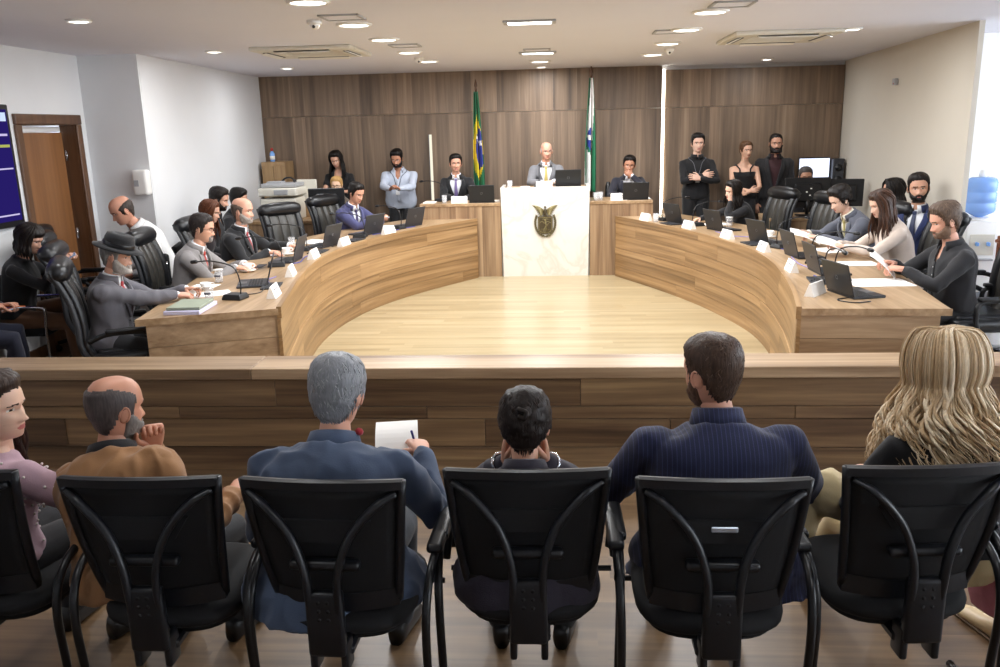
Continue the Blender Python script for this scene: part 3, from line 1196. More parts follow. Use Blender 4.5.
def make_laptop(lid, nm):
    t = empty('laptop', 'x', 'laptop')
    MB().box((0, 0, .009), (.33, .23, .017), bev=.004).build('base', [lid], t)
    k = MB()
    for i in range(5):
        for j in range(12):
            k.box((-.138 + .025 * j, .065 - .021 * i, .0185), (.021, .017, .003))
    k.build('keyboard', ['keys'], t)
    MB().box((0, -.075, .0182), (.1, .06, .0015)).build('touchpad', ['steel_grey'], t)
    M = TR(0, .112, .016) @ RX(-16)
    MB().box((0, 0, .112), (.33, .009, .222), M=M, bev=.003).build('lid', [lid], t)
    MB().box((0, -.0055, .114), (.305, .002, .19), M=M).build('screen', ['laptop_screen' if nm else 'keys'], t)
    a = MB()
    a.tube([Vector((.014 * math.cos(2 * PI * i / 14), 0, .014 * math.sin(2 * PI * i / 14))) for i in range(15)], .0015, 5, M=M @ TR(0, .0052, .115))
    a.build('emblem', ['steel_grey'], t)
    return t


def make_mic(h=.27, reach=.29):
    t = empty('microphone', 'x', 'microphone')
    b = MB()
    b.loft([[Vector((x * s_, y * s_, z)) for x, y in ((-.06, -.08), (.06, -.08), (.065, .07), (-.065, .07))] for s_, z in ((1, 0), (1, .012), (.84, .04))], smooth=False)
    b.build('base', ['black_plastic'], t, bevel=.004)
    MB().box((0, -.04, .036), (.03, .02, .01), bev=.003).build('button', ['dark_plastic'], t)
    g = MB()
    pts = spline([(0, .04, .035), (0, .045, h * .45), (0, .0, h * .85), (0, -reach * .55, h), (0, -reach, h * .98)], 7)
    g.tube(pts, .005, 8)
    g.build('gooseneck', ['black_plastic'], t)
    hd = MB()
    hd.limb([pts[-1], pts[-1] + Vector((0, -.03, -.003))], [.015, .015], 10)
    hd.build('capsule', ['satin_black'], t)
    return t


plain('letter_grey', '5b5b66', rough=.6)


def make_plate():
    t = empty('name_plate', 'x', 'name plate')
    b = MB()
    b.loft([[Vector((x, -.035, 0)), Vector((x, .035, 0)), Vector((x, .004, .085)), Vector((x, -.004, .085))] for x in (-.105, .105)], smooth=False)
    b.build('card', ['paper'], t)
    k = MB()
    r2 = random.Random(3)
    for row, z in ((0, .055), (1, .034)):
        x = -.07 + .012 * row
        while x < .07 - .012 * row:
            w = r2.choice((.008, .011, .006))
            yy = .035 - .031 * z / .085
            k.box((x, yy + .001, z), (w, .001, .011 if row == 0 else .007), M=None)
            x += w + r2.choice((.004, .004, .012))
    k.build('lettering', ['letter_grey'], t)
    return t


LG, LD, MI, PL = make_laptop('laptop_grey', 0), make_laptop('laptop_dark', 0), make_mic(), make_plate()
lgu, ldu, miu, plu = [], [], [], []


def on_desk(proto, used, side, t, off, turn, label, group):
    p, n = desk_at(side, t, off)
    return once(proto, used, (p.x, p.y, DTOP), math.atan2(-n.y, -n.x) - PI / 2 + R_(turn), label, group)


who_l = ['the man in the grey suit', 'the empty seat before it', 'the man with the red tie', 'the empty chair by the printer', 'the man in the violet suit']
for (t, off, turn, lb) in ((1.0, .33, 6, 'open grey laptop before the man in the grey suit and glasses'), (2.14, .30, 0, 'open grey laptop before the man with the red tie'),
                           (3.05, .30, -6, 'open grey laptop before the empty chair by the printer'), (4.0, .34, -4, 'open grey laptop before the man in the violet suit'),
                           (4.78, .36, 0, 'grey laptop at the far end of the left desk by the rostrum')):
    on_desk(LG, lgu, 'L', t, off, turn, lb, 'laptops on the left desk')
for (t, off, turn, lb) in ((4.85, .38, 4, 'dark laptop at the far end of the right desk'), (4.0, .40, 4, 'dark laptop before the woman leaning on her hand'), (2.98, .36, 8, 'dark laptop before the empty right chair, by the cup'),
                           (2.14, .34, 6, 'dark laptop before the man reading in the grey suit'), (1.36, .36, 8, 'dark laptop before the woman in the cream jacket'), (.52, .40, 24, 'laptop seen from its side at the near end of the right desk')):
    on_desk(LD, ldu, 'R', t, off, turn, lb, 'laptops on the right desk')
for (t, off, turn, lb) in ((.46, .10, -4, 'nearest white name plate on the left desk'), (1.36, .09, 0, 'second white name plate on the left desk, pinkish print'), (2.29, .08, 0, 'third white name plate on the left desk'),
                           (3.13, .08, 0, 'fourth white name plate on the left desk'), (4.09, .08, 0, 'farthest white name plate on the left desk')):
    on_desk(PL, plu, 'L', t, off, turn, lb, 'name plates on the left desk')
for (t, off, turn, lb) in ((5.25, .12, 0, 'farthest white name plate on the right desk, beside the rostrum'), (4.30, .14, 0, 'white name plate before the farthest dark laptop'), (3.40, .12, 0, 'white name plate in front of the leaning woman'),
                           (2.48, .09, 0, 'white name plate in front of the empty right chair'), (1.42, .09, 4, 'white name plate in front of the cream jacket woman'), (.48, .14, -28, 'nearest white name plate on the right desk, turned edge on')):
    on_desk(PL, plu, 'R', t, off, turn, lb, 'name plates on the right desk')
once(PL, plu, (-.17, 11.05, 1.14), PI, 'white name plate on top of the marble rostrum', 'name plates on the raised desks')
once(PL, plu, (-1.28, 11.02, .97), PI, 'white name plate on the raised desk left of the rostrum', 'name plates on the raised desks')
once(PL, plu, (.79, 11.02, .97), PI, 'white name plate on the raised desk right of the rostrum', 'name plates on the raised desks')
once(LD, ldu, (.14, 11.16, 1.14), PI, 'black laptop on top of the marble rostrum', 'laptops on the raised desks')
once(LD, ldu, (-.98, 11.08, .97), PI, 'black laptop on the raised desk left of the rostrum', 'laptops on the raised desks')
once(LD, ldu, (1.0, 11.10, .97), PI, 'black laptop on the raised desk right of the rostrum', 'laptops on the raised desks')
for side, t, off, turn, lb in (('L', .42, .36, -20, 'black gooseneck microphone before the man in the hat'), ('L', 1.86, .30, 10, 'black gooseneck microphone between the grey suit and the red tie'), ('L', 2.75, .36, 14, 'black gooseneck microphone beside the red tie man papers'),
                               ('L', 3.75, .22, 20, 'black gooseneck microphone by the fourth left name plate'), ('L', 4.5, .25, 0, 'black gooseneck microphone near the far left laptop'),
                               ('R', 5.1, .3, 0, 'black gooseneck microphone by the farthest right name plate'), ('R', 4.45, .32, 0, 'black gooseneck microphone between the two far right laptops'), ('R', 2.62, .30, 20, 'black gooseneck microphone beside the white cup'),
                               ('R', 1.78, .34, -30, 'black gooseneck microphone before the reading man'), ('R', 1.02, .36, -60, 'black gooseneck microphone reaching over the papers of the cream jacket woman'), ('R', .92, .26, -78, 'black gooseneck microphone leaning low towards the near laptop')):
    on_desk(MI, miu, side, t, off, turn, lb, 'desk microphones')
once(MI, miu, (-.24, 11.26, 1.14), PI, 'black gooseneck microphone before the bald man at the rostrum', 'rostrum microphones')
once(MI, miu, (-1.55, 11.3, .97), PI + 1.2, 'black gooseneck microphone left of the man in the purple tie', 'rostrum microphones')


def slab_thing(name, label, cat, side, t, off, size, mat, turn=0, z=0, group=None):
    p, n = desk_at(side, t, off)
    m = MB().box((0, 0, size[2] / 2), size, bev=min(.003, size[2] * .3))
    o = m.build(name, [mat], loc=(p.x, p.y, DTOP + z), rotz=math.atan2(-n.y, -n.x) - PI / 2 + R_(turn))
    return tag(o, label, cat, group)


for side, t, off, lb in (('L', .86, .17, 'dark cable box lid beside the nearest left name plate'), ('L', 2.66, .16, 'dark cable box lid by the third left name plate'), ('L', 3.5, .15, 'dark cable box lid by the fourth left name plate'),
                         ('R', 2.92, .16, 'dark cable box lid in front of the cup on the right desk'), ('R', .98, .22, 'dark cable box lid by the nearest right name plate'), ('R', 4.75, .16, 'dark cable box lid by the far right name plates')):
    p, n = desk_at(side, t, off)
    e = empty('cable_box', lb, 'cable box', (p.x, p.y, DTOP), math.atan2(-n.y, -n.x) - PI / 2, 'desk cable boxes')
    MB().box((0, 0, .006), (.26, .14, .012), bev=.002).build('lid', ['dark_plastic'], e)
    MB().box((0, .055, .014), (.10, .012, .006), bev=.002).build('finger_pull', ['black_plastic'], e)

# papers, folders, cups
for side, t, off, size, mat, turn, z, nm, cat, lb in (
        ('L', .10, .60, (.34, .24, .026), 'lilac_paper', -8, 0, 'paper_stack', 'paper', 'thick lilac-edged paper stack at the near left desk end'),
        ('L', .10, .60, (.30, .22, .02), 'folder_green', -6, .027, 'folder', 'folder', 'grey-green folder on top of the lilac paper stack'),
        ('L', .66, .58, (.21, .28, .003), 'paper', 20, 0, 'paper_sheet', 'paper', 'loose white paper under the hand of the man in the hat'),
        ('L', 1.0, .70, (.15, .20, .004), 'paper', -15, 0, 'paper_sheet', 'paper', 'loose white paper between the hat man and the grey suit'),
        ('L', 2.5, .58, (.21, .30, .006), 'paper', 12, 0, 'paper_sheet', 'paper', 'white papers under the hand of the red tie man'),
        ('L', 3.3, .52, (.30, .26, .012), 'paper', -8, 0, 'paper_stack', 'paper', 'white paper pile before the empty chair by the printer'),
        ('L', 4.6, .58, (.21, .28, .008), 'paper', 10, 0, 'paper_sheet', 'paper', 'white papers before the man in the violet suit'),
        ('R', 4.45, .58, (.24, .30, .008), 'paper', 5, 0, 'paper_sheet', 'paper', 'white papers under the leaning woman'),
        ('R', 2.4, .66, (.30, .22, .006), 'paper', 15, 0, 'paper_sheet', 'paper', 'white papers before the reading man'),
        ('R', 1.75, .66, (.22, .30, .005), 'paper', 5, 0, 'paper_sheet', 'paper', 'white papers before the cream jacket woman'),
        ('R', .95, .62, (.30, .42, .005), 'paper', 10, 0, 'paper_sheet', 'paper', 'broad white papers before the black-shirt man')):
    slab_thing(nm, lb, cat, side, t, off, size, mat, turn, z, 'papers on the desks' if cat == 'paper' else None)


def cup(side, t, off, lb, saucer=True):
    p, n = desk_at(side, t, off)
    e = empty('coffee_cup', lb, 'cup', (p.x, p.y, DTOP + (.016 if saucer else 0)), .6, 'coffee cups')
    MB().lathe([(.018, 0), (.026, .003), (.036, .03), (.041, .055), (.038, .055), (.033, .03), (.02, .008)], 20).build('bowl', ['ceramic'], e)
    MB().tube(spline([(.037, 0, .045), (.06, 0, .045), (.06, 0, .022), (.034, 0, .017)], 5), .004, 8).build('handle', ['ceramic'], e)
    MB().lathe([(.002, .043), (.036, .043), (.036, .044), (.002, .044)], 16).build('coffee', ['coffee'], e)
    if saucer:
        s = MB().lathe([(.03, 0), (.045, .004), (.07, .013), (.072, .016), (.045, .008), (.01, .006)], 24).build('saucer', ['ceramic'], loc=(p.x, p.y, DTOP))
        tag(s, 'white saucer under the ' + lb.split('white ', 1)[-1], 'saucer', 'saucers')
    return e


cup('L', .86, .66, 'white cup without saucer by the hat man', False)
cup('L', 2.50, .42, 'white cup before the red tie man')
cup('L', 1.62, .50, 'white cup beside the grey suit sleeve')
cup('R', 3.28, .52, 'white cup before the empty right chair')


def tumbler(x, y, z, lb, text=False):
    e = empty('water_glass', lb, 'glass', (x, y, z), 0, 'water glasses')
    MB().lathe([(.028, 0), (.030, .004), (.035, .10), (.0335, .10), (.029, .008), (.004, .006)], 20).build('tumbler', ['clear_glass'], e)
    MB().lathe([(.002, .007), (.029, .008), (.032, .06), (.002, .06)], 18).build('water', ['clear_glass'], e)
    if text:
        MB().lathe([(.038, .1), (.038, .106), (.002, .107)], 18).build('paper_cover', ['paper'], e)
        b = MB()
        for k in range(6):
            b.box((0, -.034, .055), (.009, .002, .014), M=RZ(-40 + 15 * k))
        b.build('print', ['letter_grey'], e)
    return e


for side, t, off, lb, tx in (('L', .40, .54, 'printed plastic tumbler with white cover before the hat man', True), ('L', 1.15, .62, 'clear glass with a white cover before the grey suit', True), ('L', 3.0, .60, 'clear glass by the paper pile on the left desk', False),
                             ('R', 4.25, .62, 'clear glass with a white cover before the leaning woman', True), ('R', 5.05, .14, 'clear glass near the far right name plates', False)):
    p, n = desk_at(side, t, off)
    tumbler(p.x, p.y, DTOP, lb, tx)
tumbler(-.62, 11.10, 1.14, 'clear glass on the left of the marble rostrum')
tumbler(-1.48, 11.05, .97, 'clear glass on the left raised desk')
tumbler(.50, 11.06, .97, 'clear glass on the right raised desk by the rostrum')
tumbler(.56, 11.12, .97, 'second clear glass on the right raised desk')
for (x, y, z, s_, lb, m) in ((-.42, 11.12, 1.14, (.12, .07, .02), 'small white packet on the rostrum by the glass', 'paper'), (-.98, 11.36, .97, (.26, .03, .20), 'pale lilac folder standing behind the left raised laptop', 'lilac_paper'),
                             (-.80, 11.1, .97, (.08, .06, .02), 'small white box by the left flank of the rostrum', 'paper'), (-1.68, 11.1, .97, (.16, .2, .012), 'papers at the left end of the left raised desk', 'paper'), (1.14, 11.2, .97, (.12, .24, .01), 'white papers at the right end of the right raised desk', 'paper')):
    tag(MB().box((0, 0, s_[2] / 2), s_, bev=.002).build('folder' if 'folder' in lb else 'paper_stack' if 'papers' in lb else 'small_box', [m], loc=(x, y, z)), lb, 'folder' if 'folder' in lb else 'paper' if 'papers' in lb else 'box')


def cable(side, pts, m, lb, r=.004):
    P = []
    for t, off, z in pts:
        p, n = desk_at(side, t, off)
        P.append((p.x, p.y, DTOP + z + r))
    return tag(MB().tube(spline(P, 6), r, 6).build('cable', [m]), lb, 'cable', 'desk cables')


cable('L', [(.9, .22, 0.012), (1.0, .16, 0), (.78, .2, .012), (.62, .22, 0), (.55, .3, 0)], 'black_plastic', 'black cable coiled by the nearest left cable box')
cable('L', [(1.95, .2, 0), (2.05, .14, 0), (2.35, .18, 0), (2.55, .14, 0), (2.62, .2, .012)], 'blue_cable', 'blue cable behind the red tie man laptop')
cable('L', [(3.0, .16, 0), (3.2, .14, 0), (3.4, .2, .012)], 'black_plastic', 'black cable by the paper pile laptop')
cable('L', [(3.95, .2, 0), (4.15, .16, 0), (4.5, .2, 0), (4.75, .2, 0)], 'blue_cable', 'blue cable behind the far left laptops')
cable('L', [(1.0, .2, 0), (1.15, .24, 0), (1.3, .2, 0)], 'lilac_cable', 'lilac cable behind the grey suit laptop')
cable('R', [(4.7, .24, 0), (4.4, .3, 0), (4.6, .36, 0)], 'blue_cable', 'blue cable near the far right microphones')
cable('R', [(3.9, .24, 0), (3.5, .24, 0), (3.4, .34, 0), (3.2, .4, 0)], 'lilac_cable', 'lilac cable before the leaning woman laptop')
cable('R', [(2.95, .24, .012), (2.7, .22, 0), (2.5, .3, 0), (2.35, .3, 0)], 'blue_cable', 'blue cable looping at the cup side laptop')
cable('R', [(2.1, .22, 0), (1.75, .2, 0), (1.5, .26, 0)], 'lilac_cable', 'lilac cable before the reading man laptop')
cable('R', [(1.2, .22, 0), (1.0, .24, .012), (.9, .3, 0), (1.1, .36, 0)], 'blue_cable', 'blue cable at the nearest right cable box')
cable('R', [(.40, .36, 0), (.30, .26, 0), (.22, .36, 0), (.28, .46, 0)], 'black_plastic', 'thin black cable curling beside the side-on laptop')

# ---------------------------------------------------------------- flags
def flag(x, y, lb, kind):
    e = empty('flag', lb, 'flag', (x, y, .36 if abs(x) < .7 else .22))
    b = MB()
    b.lathe([(.14, 0), (.14, .02), (.05, .04), (.02, .06), (.018, .12)], 20)
    b.build('stand', ['satin_black'], e)
    MB().tube([(0, 0, .05), (0, 0, 2.2)], .013, 10).build('pole', ['door_frame_wood'], e)
    MB().lathe([(.014, 2.2), (.022, 2.215), (.012, 2.23), (.026, 2.26), (.018, 2.30), (.003, 2.345)], 12).build('finial', ['door_frame_wood'], e)
    c = MB()
    nu, nv = 44, 46
    V, F, Mt = [], [], []
    sx = 1 if kind == 'a' else -1
    for j in range(nv + 1):
        v = j / nv                     # down the hanging cloth
        w = (.028 + .066 * min(1, v * 1.5) ** .8) * (1 - .12 * v)
        for i in range(nu + 1):
            u = i / nu                 # across the gathered folds
            ph = u * 2 * PI * 2.6 + .6 * v
            px = (u - .5) * 2 * w + .022 * math.sin(ph * 1.0 + 1.3) * v ** .5
            py = -.03 - .05 * math.cos(ph) * (.25 + .75 * v ** .5)
            V.append(Vector((px * 1.0 + (.02 if kind == 'a' else -.01) * v, py, 2.18 - 1.52 * v + .05 * (u - .5) * sx * v)))
    for j in range(nv):
        for i in range(nu):
            a = j * (nu + 1) + i
            F.append((a, a + 1, a + nu + 2, a + nu + 1))
            u, v = (i + .5) / nu, (j + .5) / nv
            m = 0
            if kind == 'a':
                d = abs(u - .48) / .62 + abs(v - .50) / .33
                if d < 1:
                    m = 1
                dd = ((u - .60) / .30) ** 2 + ((v - .50) / .19) ** 2
                if dd < 1:
                    m = 2
                    if abs((v - .44) - .16 * (u - .6)) < .018:
                        m = 3
            else:
                s_ = u + .32 * (v - .5)
                if .20 < s_ < .66:
                    m = 3
                dd = ((u - .40) / .17) ** 2 + ((v - .53) / .10) ** 2
                if dd < 1:
                    m = 2
                    if abs((v - .53) - .14 * (u - .4)) < .02:
                        m = 3
                elif dd < 1.9 and v > .53:
                    m = 0
            Mt.append(m)
    c.add(V, F, Mt)
    o = c.build('cloth', ['flag_green', 'flag_yellow', 'flag_blue', 'flag_white'], e)
    sd = o.modifiers.new('thickness', 'SOLIDIFY')
    sd.thickness = .004
    return e


fabric('flag_green', '0f6b45', rough=.55)
fabric('flag_yellow', 'e0c81e', rough=.55)
fabric('flag_blue', '26348c', rough=.55)
fabric('flag_white', 'e6e4e2', rough=.55)
flag(-1.11, 11.98, 'green flag with yellow diamond and blue disc hanging on a pole', 'a')
flag(.47, 11.98, 'white and green flag with a blue disc hanging on a pole', 'b')

# ---------------------------------------------------------------- back corners
e = empty('side_cabinet', 'tall narrow wooden cabinet in the back left corner', 'cabinet', (-3.98, 11.98, 0))
MB().box((0, 0, .76), (.34, .38, 1.52), bev=.003).build('body', ['cabinet_wood'], e)
for sx in (-1, 1):
    dd = MB().box((sx * .083, -.198, .78), (.158, .018, 1.38), bev=.003).build('door', ['cabinet_wood'], e)
    MB().tube([(sx * .02, -.215, .9), (sx * .02, -.215, 1.0)], .005, 6).build('handle', ['chrome'], dd)
e = empty('spray_bottle', 'small clear and blue bottle with red cap on the corner cabinet', 'bottle', (-4.02, 11.9, 1.52))
MB().lathe([(.03, 0), (.035, .008), (.035, .11), (.02, .14), (.014, .15)], 16).build('bottle', ['bottle_blue'], e)
MB().lathe([(.036, .03), (.036, .08)], 16).build('bottle_label', ['paper'], e)
MB().lathe([(.018, .15), (.018, .185), (.012, .19)], 14).build('cap', ['red_plastic'], e)
e = empty('side_table', 'wooden table under the printer in the back left corner', 'table', (-3.50, 10.85, 0))
MB().box((0, 0, .80), (.95, .6, .04), bev=.004).build('tabletop', ['cabinet_wood'], e)
MB().box((0, -.26, .52), (.86, .03, .52)).build('front_panel', ['desk_wood_v'], e)
for sx in (-1, 1):
    MB().box((sx * .44, 0, .39), (.04, .56, .78)).build('leg', ['cabinet_wood'], e)
e = empty('printer', 'boxy white and grey office printer in the back left corner', 'printer', (-3.56, 10.82, .82))
MB().box((0, 0, .14), (.46, .42, .28), bev=.015, seg=2).box((0, .0, .36), (.50, .44, .10), bev=.015, seg=2).build('body', ['cream_plastic'], e)
MB().box((0, .03, .44), (.46, .38, .05), bev=.012, seg=2).build('scanner_lid', ['grey_plastic'], e)
MB().box((-.06, -.05, .475), (.2, .16, .03), bev=.006).build('feeder', ['grey_plastic'], e)
k = MB()
for z in (.09, .19, .285):
    k.box((0, -.213, z), (.44, .004, .006))
k.build('tray_gap', ['dark_plastic'], e)
k = MB()
k.box((-.12, -.215, .14), (.10, .008, .035)).box((.02, -.215, .05), (.09, .008, .03)).box((.14, -.215, .22), (.06, .008, .02))
k.build('port', ['black_plastic'], e)
MB().box((.03, -.214, .17), (.05, .004, .03)).build('sticker', ['flag_yellow'], e)
MB().box((.05, -.225, .36), (.18, .02, .06), bev=.005).build('control_panel', ['grey_plastic'], e)
e = empty('headphones', 'black headphones lying on top of the printer', 'headphones', (-3.48, 10.86, 1.285))
MB().tube([(.075 * math.cos(PI * i / 10), 0, .015 + .05 * math.sin(PI * i / 10)) for i in range(11)], .012, 8).build('band', ['black_plastic'], e)
for sx in (-1, 1):
    MB().ball((sx * .075, 0, .022), (.02, .03, .022), 10).build('ear_cup', ['black_plastic'], e)
tag(MB().box((0, 0, .16), (.26, .04, .32), bev=.006).build('partition_board', ['cream_plastic'], loc=(-3.30, 11.05, .99)), 'cream board standing beside the printer', 'board')
tag(MB().box((0, 0, .085), (.34, .06, .17), bev=.004).build('support_block', ['cabinet_wood'], loc=(-3.30, 11.05, .82)), 'wooden block carrying the cream board by the printer', 'block')


def staff_desk(x, y, w, lb, yaw=0):
    e = empty('staff_desk', lb, 'desk', (x, y, 0), R_(yaw), 'staff desks at the back')
    MB().box((0, 0, .76), (w, .6, .04), bev=.004).build('tabletop', ['worktop_wood'], e)
    g = MB()
    k = int(w / .2)
    for i in range(k):
        g.box((-w / 2 + w * (i + .5) / k, -.27, .37), (w / k - .002, .03, .74))
    g.build('front_panel', ['desk_wood_v'], e)
    for sx in (-1, 1):
        MB().box((sx * (w / 2 - .02), .02, .37), (.03, .54, .74)).build('side_panel', ['desk_wood_v'], e)


staff_desk(-2.72, 10.72, .62, 'wooden desk under the left computer screen')
staff_desk(3.12, 10.62, 1.15, 'wooden desk under the right computer screens')


def monitor(x, y, z, yaw, w, h, lb, scr='keys'):
    e = empty('monitor', lb, 'monitor', (x, y, z), R_(yaw), 'computer monitors')
    MB().box((0, 0, .1 + h / 2), (w, .03, h), bev=.008).build('casing', ['black_plastic'], e)
    MB().box((0, -.03, .1 + h / 2), (w * .6, .04, h * .6), bev=.015).build('rear_bulge', ['black_plastic'], e)
    MB().box((0, .0165, .1 + h / 2), (w * .94, .003, h * .9)).build('screen', [scr], e)
    MB().tube([(0, -.03, .02), (0, -.03, .2)], .022, 8).build('stand', ['black_plastic'], e)
    MB().box((0, -.02, .008), (.24, .18, .016), bev=.006).build('foot', ['black_plastic'], e)
    b = MB()
    for (a, c_) in ((-.02, .06), (.03, .1), (.02, .02)):
        b.box((a, -.052, .1 + h / 2 + c_ - .05), (.02, .004, .014))
    b.build('sticker', ['paper'], e)
    return e


monitor(-2.93, 10.62, .78, 4, .46, .34, 'black computer screen seen from behind by the printer')
monitor(3.03, 10.55, .78, 0, .54, .36, 'large black computer screen hiding a seated man, seen from behind')
monitor(3.50, 10.62, .78, -14, .42, .33, 'second black computer screen beside the beige wall', )
lamp_mat('white_screen', 'dfe8ff', 1.6)
st = empty('filing_cabinet', 'dark cabinet carrying the lit white screen in the back right corner', 'cabinet', (3.55, 12.0, 0))
MB().box((0, 0, .5), (.6, .4, 1.0), bev=.004).build('body', ['black_plastic'], st)
for z in (.2, .52, .84):
    dr = MB().box((0, -.205, z - .02), (.56, .015, .29), bev=.003).build('drawer', ['dark_plastic'], st)
    MB().tube([(-.06, -.222, z), (.06, -.222, z)], .006, 6).build('handle', ['chrome'], dr)
monitor(3.50, 11.95, 1.0, 178, .42, .32, 'lit white screen in the back right corner', 'white_screen')
e = empty('speaker_box', 'dark device with round vents beside the lit white screen', 'speaker', (3.79, 11.90, 1.0))
MB().box((0, 0, .2), (.15, .16, .40), bev=.01).build('casing', ['laptop_grey'], e)
for z in (.12, .28):
    MB().tube([(0, -.08, z), (0, -.088, z)], .05, 16).build('vent', ['black_plastic'], e)

# water cooler, shoe cart at the right edge
plain('cooler_white', 'f1f1f1', rough=.35, var=.01)
m, nt, b = nodes('water_blue')
b.inputs['Base Color'].default_value = hexc('86b4f6')
b.inputs['Roughness'].default_value = .08
b.inputs['Alpha'].default_value = .8
MATS['water_blue'] = m
e = empty('water_cooler', 'white water cooler standing at the right white wall', 'water cooler', (4.05, 8.42, 0), R_(-6))
MB().box((0, 0, .47), (.30, .30, .94), bev=.02, seg=2).lathe([(.13, .94), (.12, .97), (.07, .97)], 24).build('cabinet', ['cooler_white'], e)
MB().box((0, -.152, .72), (.22, .01, .2), bev=.004).build('tap_panel', ['cream_plastic'], e)
for sx in (-.05, .05):
    MB().box((sx, -.175, .73), (.025, .05, .035), bev=.005).build('tap', ['bottle_blue'], e)
MB().box((0, -.17, .58), (.2, .05, .02), bev=.004).build('drip_tray', ['grey_plastic'], e)
e = empty('water_bottle', 'large blue water bottle upside down on the cooler', 'bottle', (4.05, 8.42, .97), 0)
pr = [(.02, -.03), (.03, .0), (.07, .02), (.125, .05), (.135, .07), (.135, .13), (.128, .14), (.135, .15), (.135, .23), (.128, .24), (.135, .25), (.135, .33), (.125, .36), (.10, .375), (.03, .38)]
MB().lathe(pr, 28).build('bottle', ['water_blue'], e)
MB().lathe([(.03, .375), (.035, .40), (.028, .44), (.01, .45)], 16).build('cap', ['cooler_white'], e)
e = empty('serving_cart', 'reddish wooden serving cart on casters at the right edge', 'cart', (4.36, 7.82, 0), R_(10))
for z in (.36, .80):
    MB().box((0, 0, z), (.66, .42, .03), bev=.006).box((0, -.2, z + .03), (.66, .02, .05), bev=.004).build('shelf', ['cart_wood'], e)
for sx in (-1, 1):
    for sy in (-1, 1):
        MB().box((sx * .30, sy * .18, .46), (.035, .035, .78), bev=.005).build('post', ['cart_wood'], e)
        c_ = MB()
        c_.tube([(sx * .30 - .012, sy * .18, .035), (sx * .30 + .012, sy * .18, .035)], .035, 14)
        c_.build('caster', ['black_plastic'], e)
e = empty('thermos', 'steel coffee flask on the lower shelf of the wooden cart', 'flask', (4.28, 7.78, .376))
MB().lathe([(.06, 0), (.065, .01), (.065, .19), (.05, .22), (.03, .235)], 20).build('body', ['steel_grey'], e)
MB().lathe([(.035, .235), (.035, .26), (.02, .275)], 16).build('lid', ['black_plastic'], e)
MB().tube(spline([(.06, 0, .2), (.11, 0, .19), (.11, 0, .07), (.064, 0, .05)], 5), .009, 8).build('handle', ['black_plastic'], e)

# ---------------------------------------------------------------- people: builder
DG = None
SECT_M = [(-.07, .135, .085, .115), (-.02, .168, .105, .130), (.06, .174, .115, .125), (.16, .154, .112, .098), (.25, .153, .112, .100), (.34, .168, .118, .112), (.41, .178, .112, .118), (.46, .170, .092, .108), (.50, .130, .070, .092), (.53, .085, .055, .075), (.57, .060, .052, .060)]
SECT_F = [(-.07, .140, .085, .115), (-.02, .172, .105, .135), (.06, .172, .108, .125), (.16, .132, .098, .090), (.25, .132, .105, .092), (.34, .146, .132, .098), (.40, .152, .118, .100), (.45, .146, .085, .092), (.49, .112, .062, .08), (.52, .070, .048, .064), (.57, .050, .044, .052)]
HEAD = [(.116, .012, .012, .03), (.112, .032, .034, .052), (.100, .052, .060, .078), (.082, .0655, .078, .093), (.06, .0725, .088, .102), (.036, .0760, .0925, .1045), (.02, .0765, .0930, .104), (.008, .076, .0895, .102), (-.004, .0750, .0850, .099), (-.018, .0735, .0855, .095), (-.032, .0715, .0870, .089), (-.046, .0685, .0875, .081), (-.060, .0650, .0875, .073), (-.072, .061, .0870, .067), (-.084, .0560, .0850, .062), (-.096, .0495, .082, .0585), (-.107, .041, .075, .0565), (-.114, .036, .060, .0565), (-.118, .044, .036, .058), (-.124, .050, .030, .060), (-.15, .0535, .030, .066), (-.19, .056, .030, .072)]


def interp(tab, s):
    xs = [r[0] for r in tab]
    if xs[0] > xs[-1]:
        tab = tab[::-1]
        xs = xs[::-1]
    return [float(np.interp(s, xs, [r[k] for r in tab])) for k in (1, 2, 3)]


def sig(x):
    return 1 / (1 + math.exp(-max(-30, min(30, x))))


def ga(x, c, s):
    return math.exp(-.5 * ((x - c) / s) ** 2)


def head_point(phi, z, fem=0.0, off=0.0):
    """point of the head surface; phi 0 = front, positive = the person's right"""
    w, f, b = interp(HEAD, z)
    if fem:
        k = .93 if z < -.05 else .97
        w *= 1 - (1 - k) * fem
    c, s_ = math.cos(phi), math.sin(phi)
    e = 2.25
    den = (abs(c) ** e + abs(s_) ** e) ** (1 / e)
    x = w * s_ / den
    y = (f if c > 0 else b) * c / den
    if c > 0:
        nz = ga(x, 0, .0085 + .0035 * ga(z, -.042, .01))
        prof = np.interp(z, [-.058, -.053, -.046, -.040, -.028, -.012, .002, .016], [0, .007, .020, .0245, .0185, .011, .0045, 0])
        y += nz * float(prof)
        y += .007 * ga(abs(x), .013, .006) * ga(z, -.046, .006)
        y -= .0105 * ga(abs(x), .032, .014) * ga(z, -.001, .0085)
        y += .0055 * ga(abs(x), .030, .020) * ga(z, .017, .006)
        y += .0055 * ga(x, 0, .018) * (ga(z, -.0665, .0042) + ga(z, -.0765, .0048))
        y -= .0035 * ga(x, 0, .02) * ga(z, -.0715, .0022)
        y += .006 * ga(x, 0, .018) * ga(z, -.103, .010)
        y += .004 * ga(abs(x), .046, .016) * ga(z, -.028, .014)
    p = Vector((x, y, z))
    if off:
        n = Vector((s_ / max(w, .02), c / max(f if c > 0 else b, .02), 0)).normalized()
        up = max(-.2, min(1.0, (z - .045) / .072))
        if up > 0:
            n = (n * (1 - up * up) ** .5 + Vector((0, 0, 1)) * up).normalized() if up < 1 else Vector((0, 0, 1))
        p = p + n * off
    return p


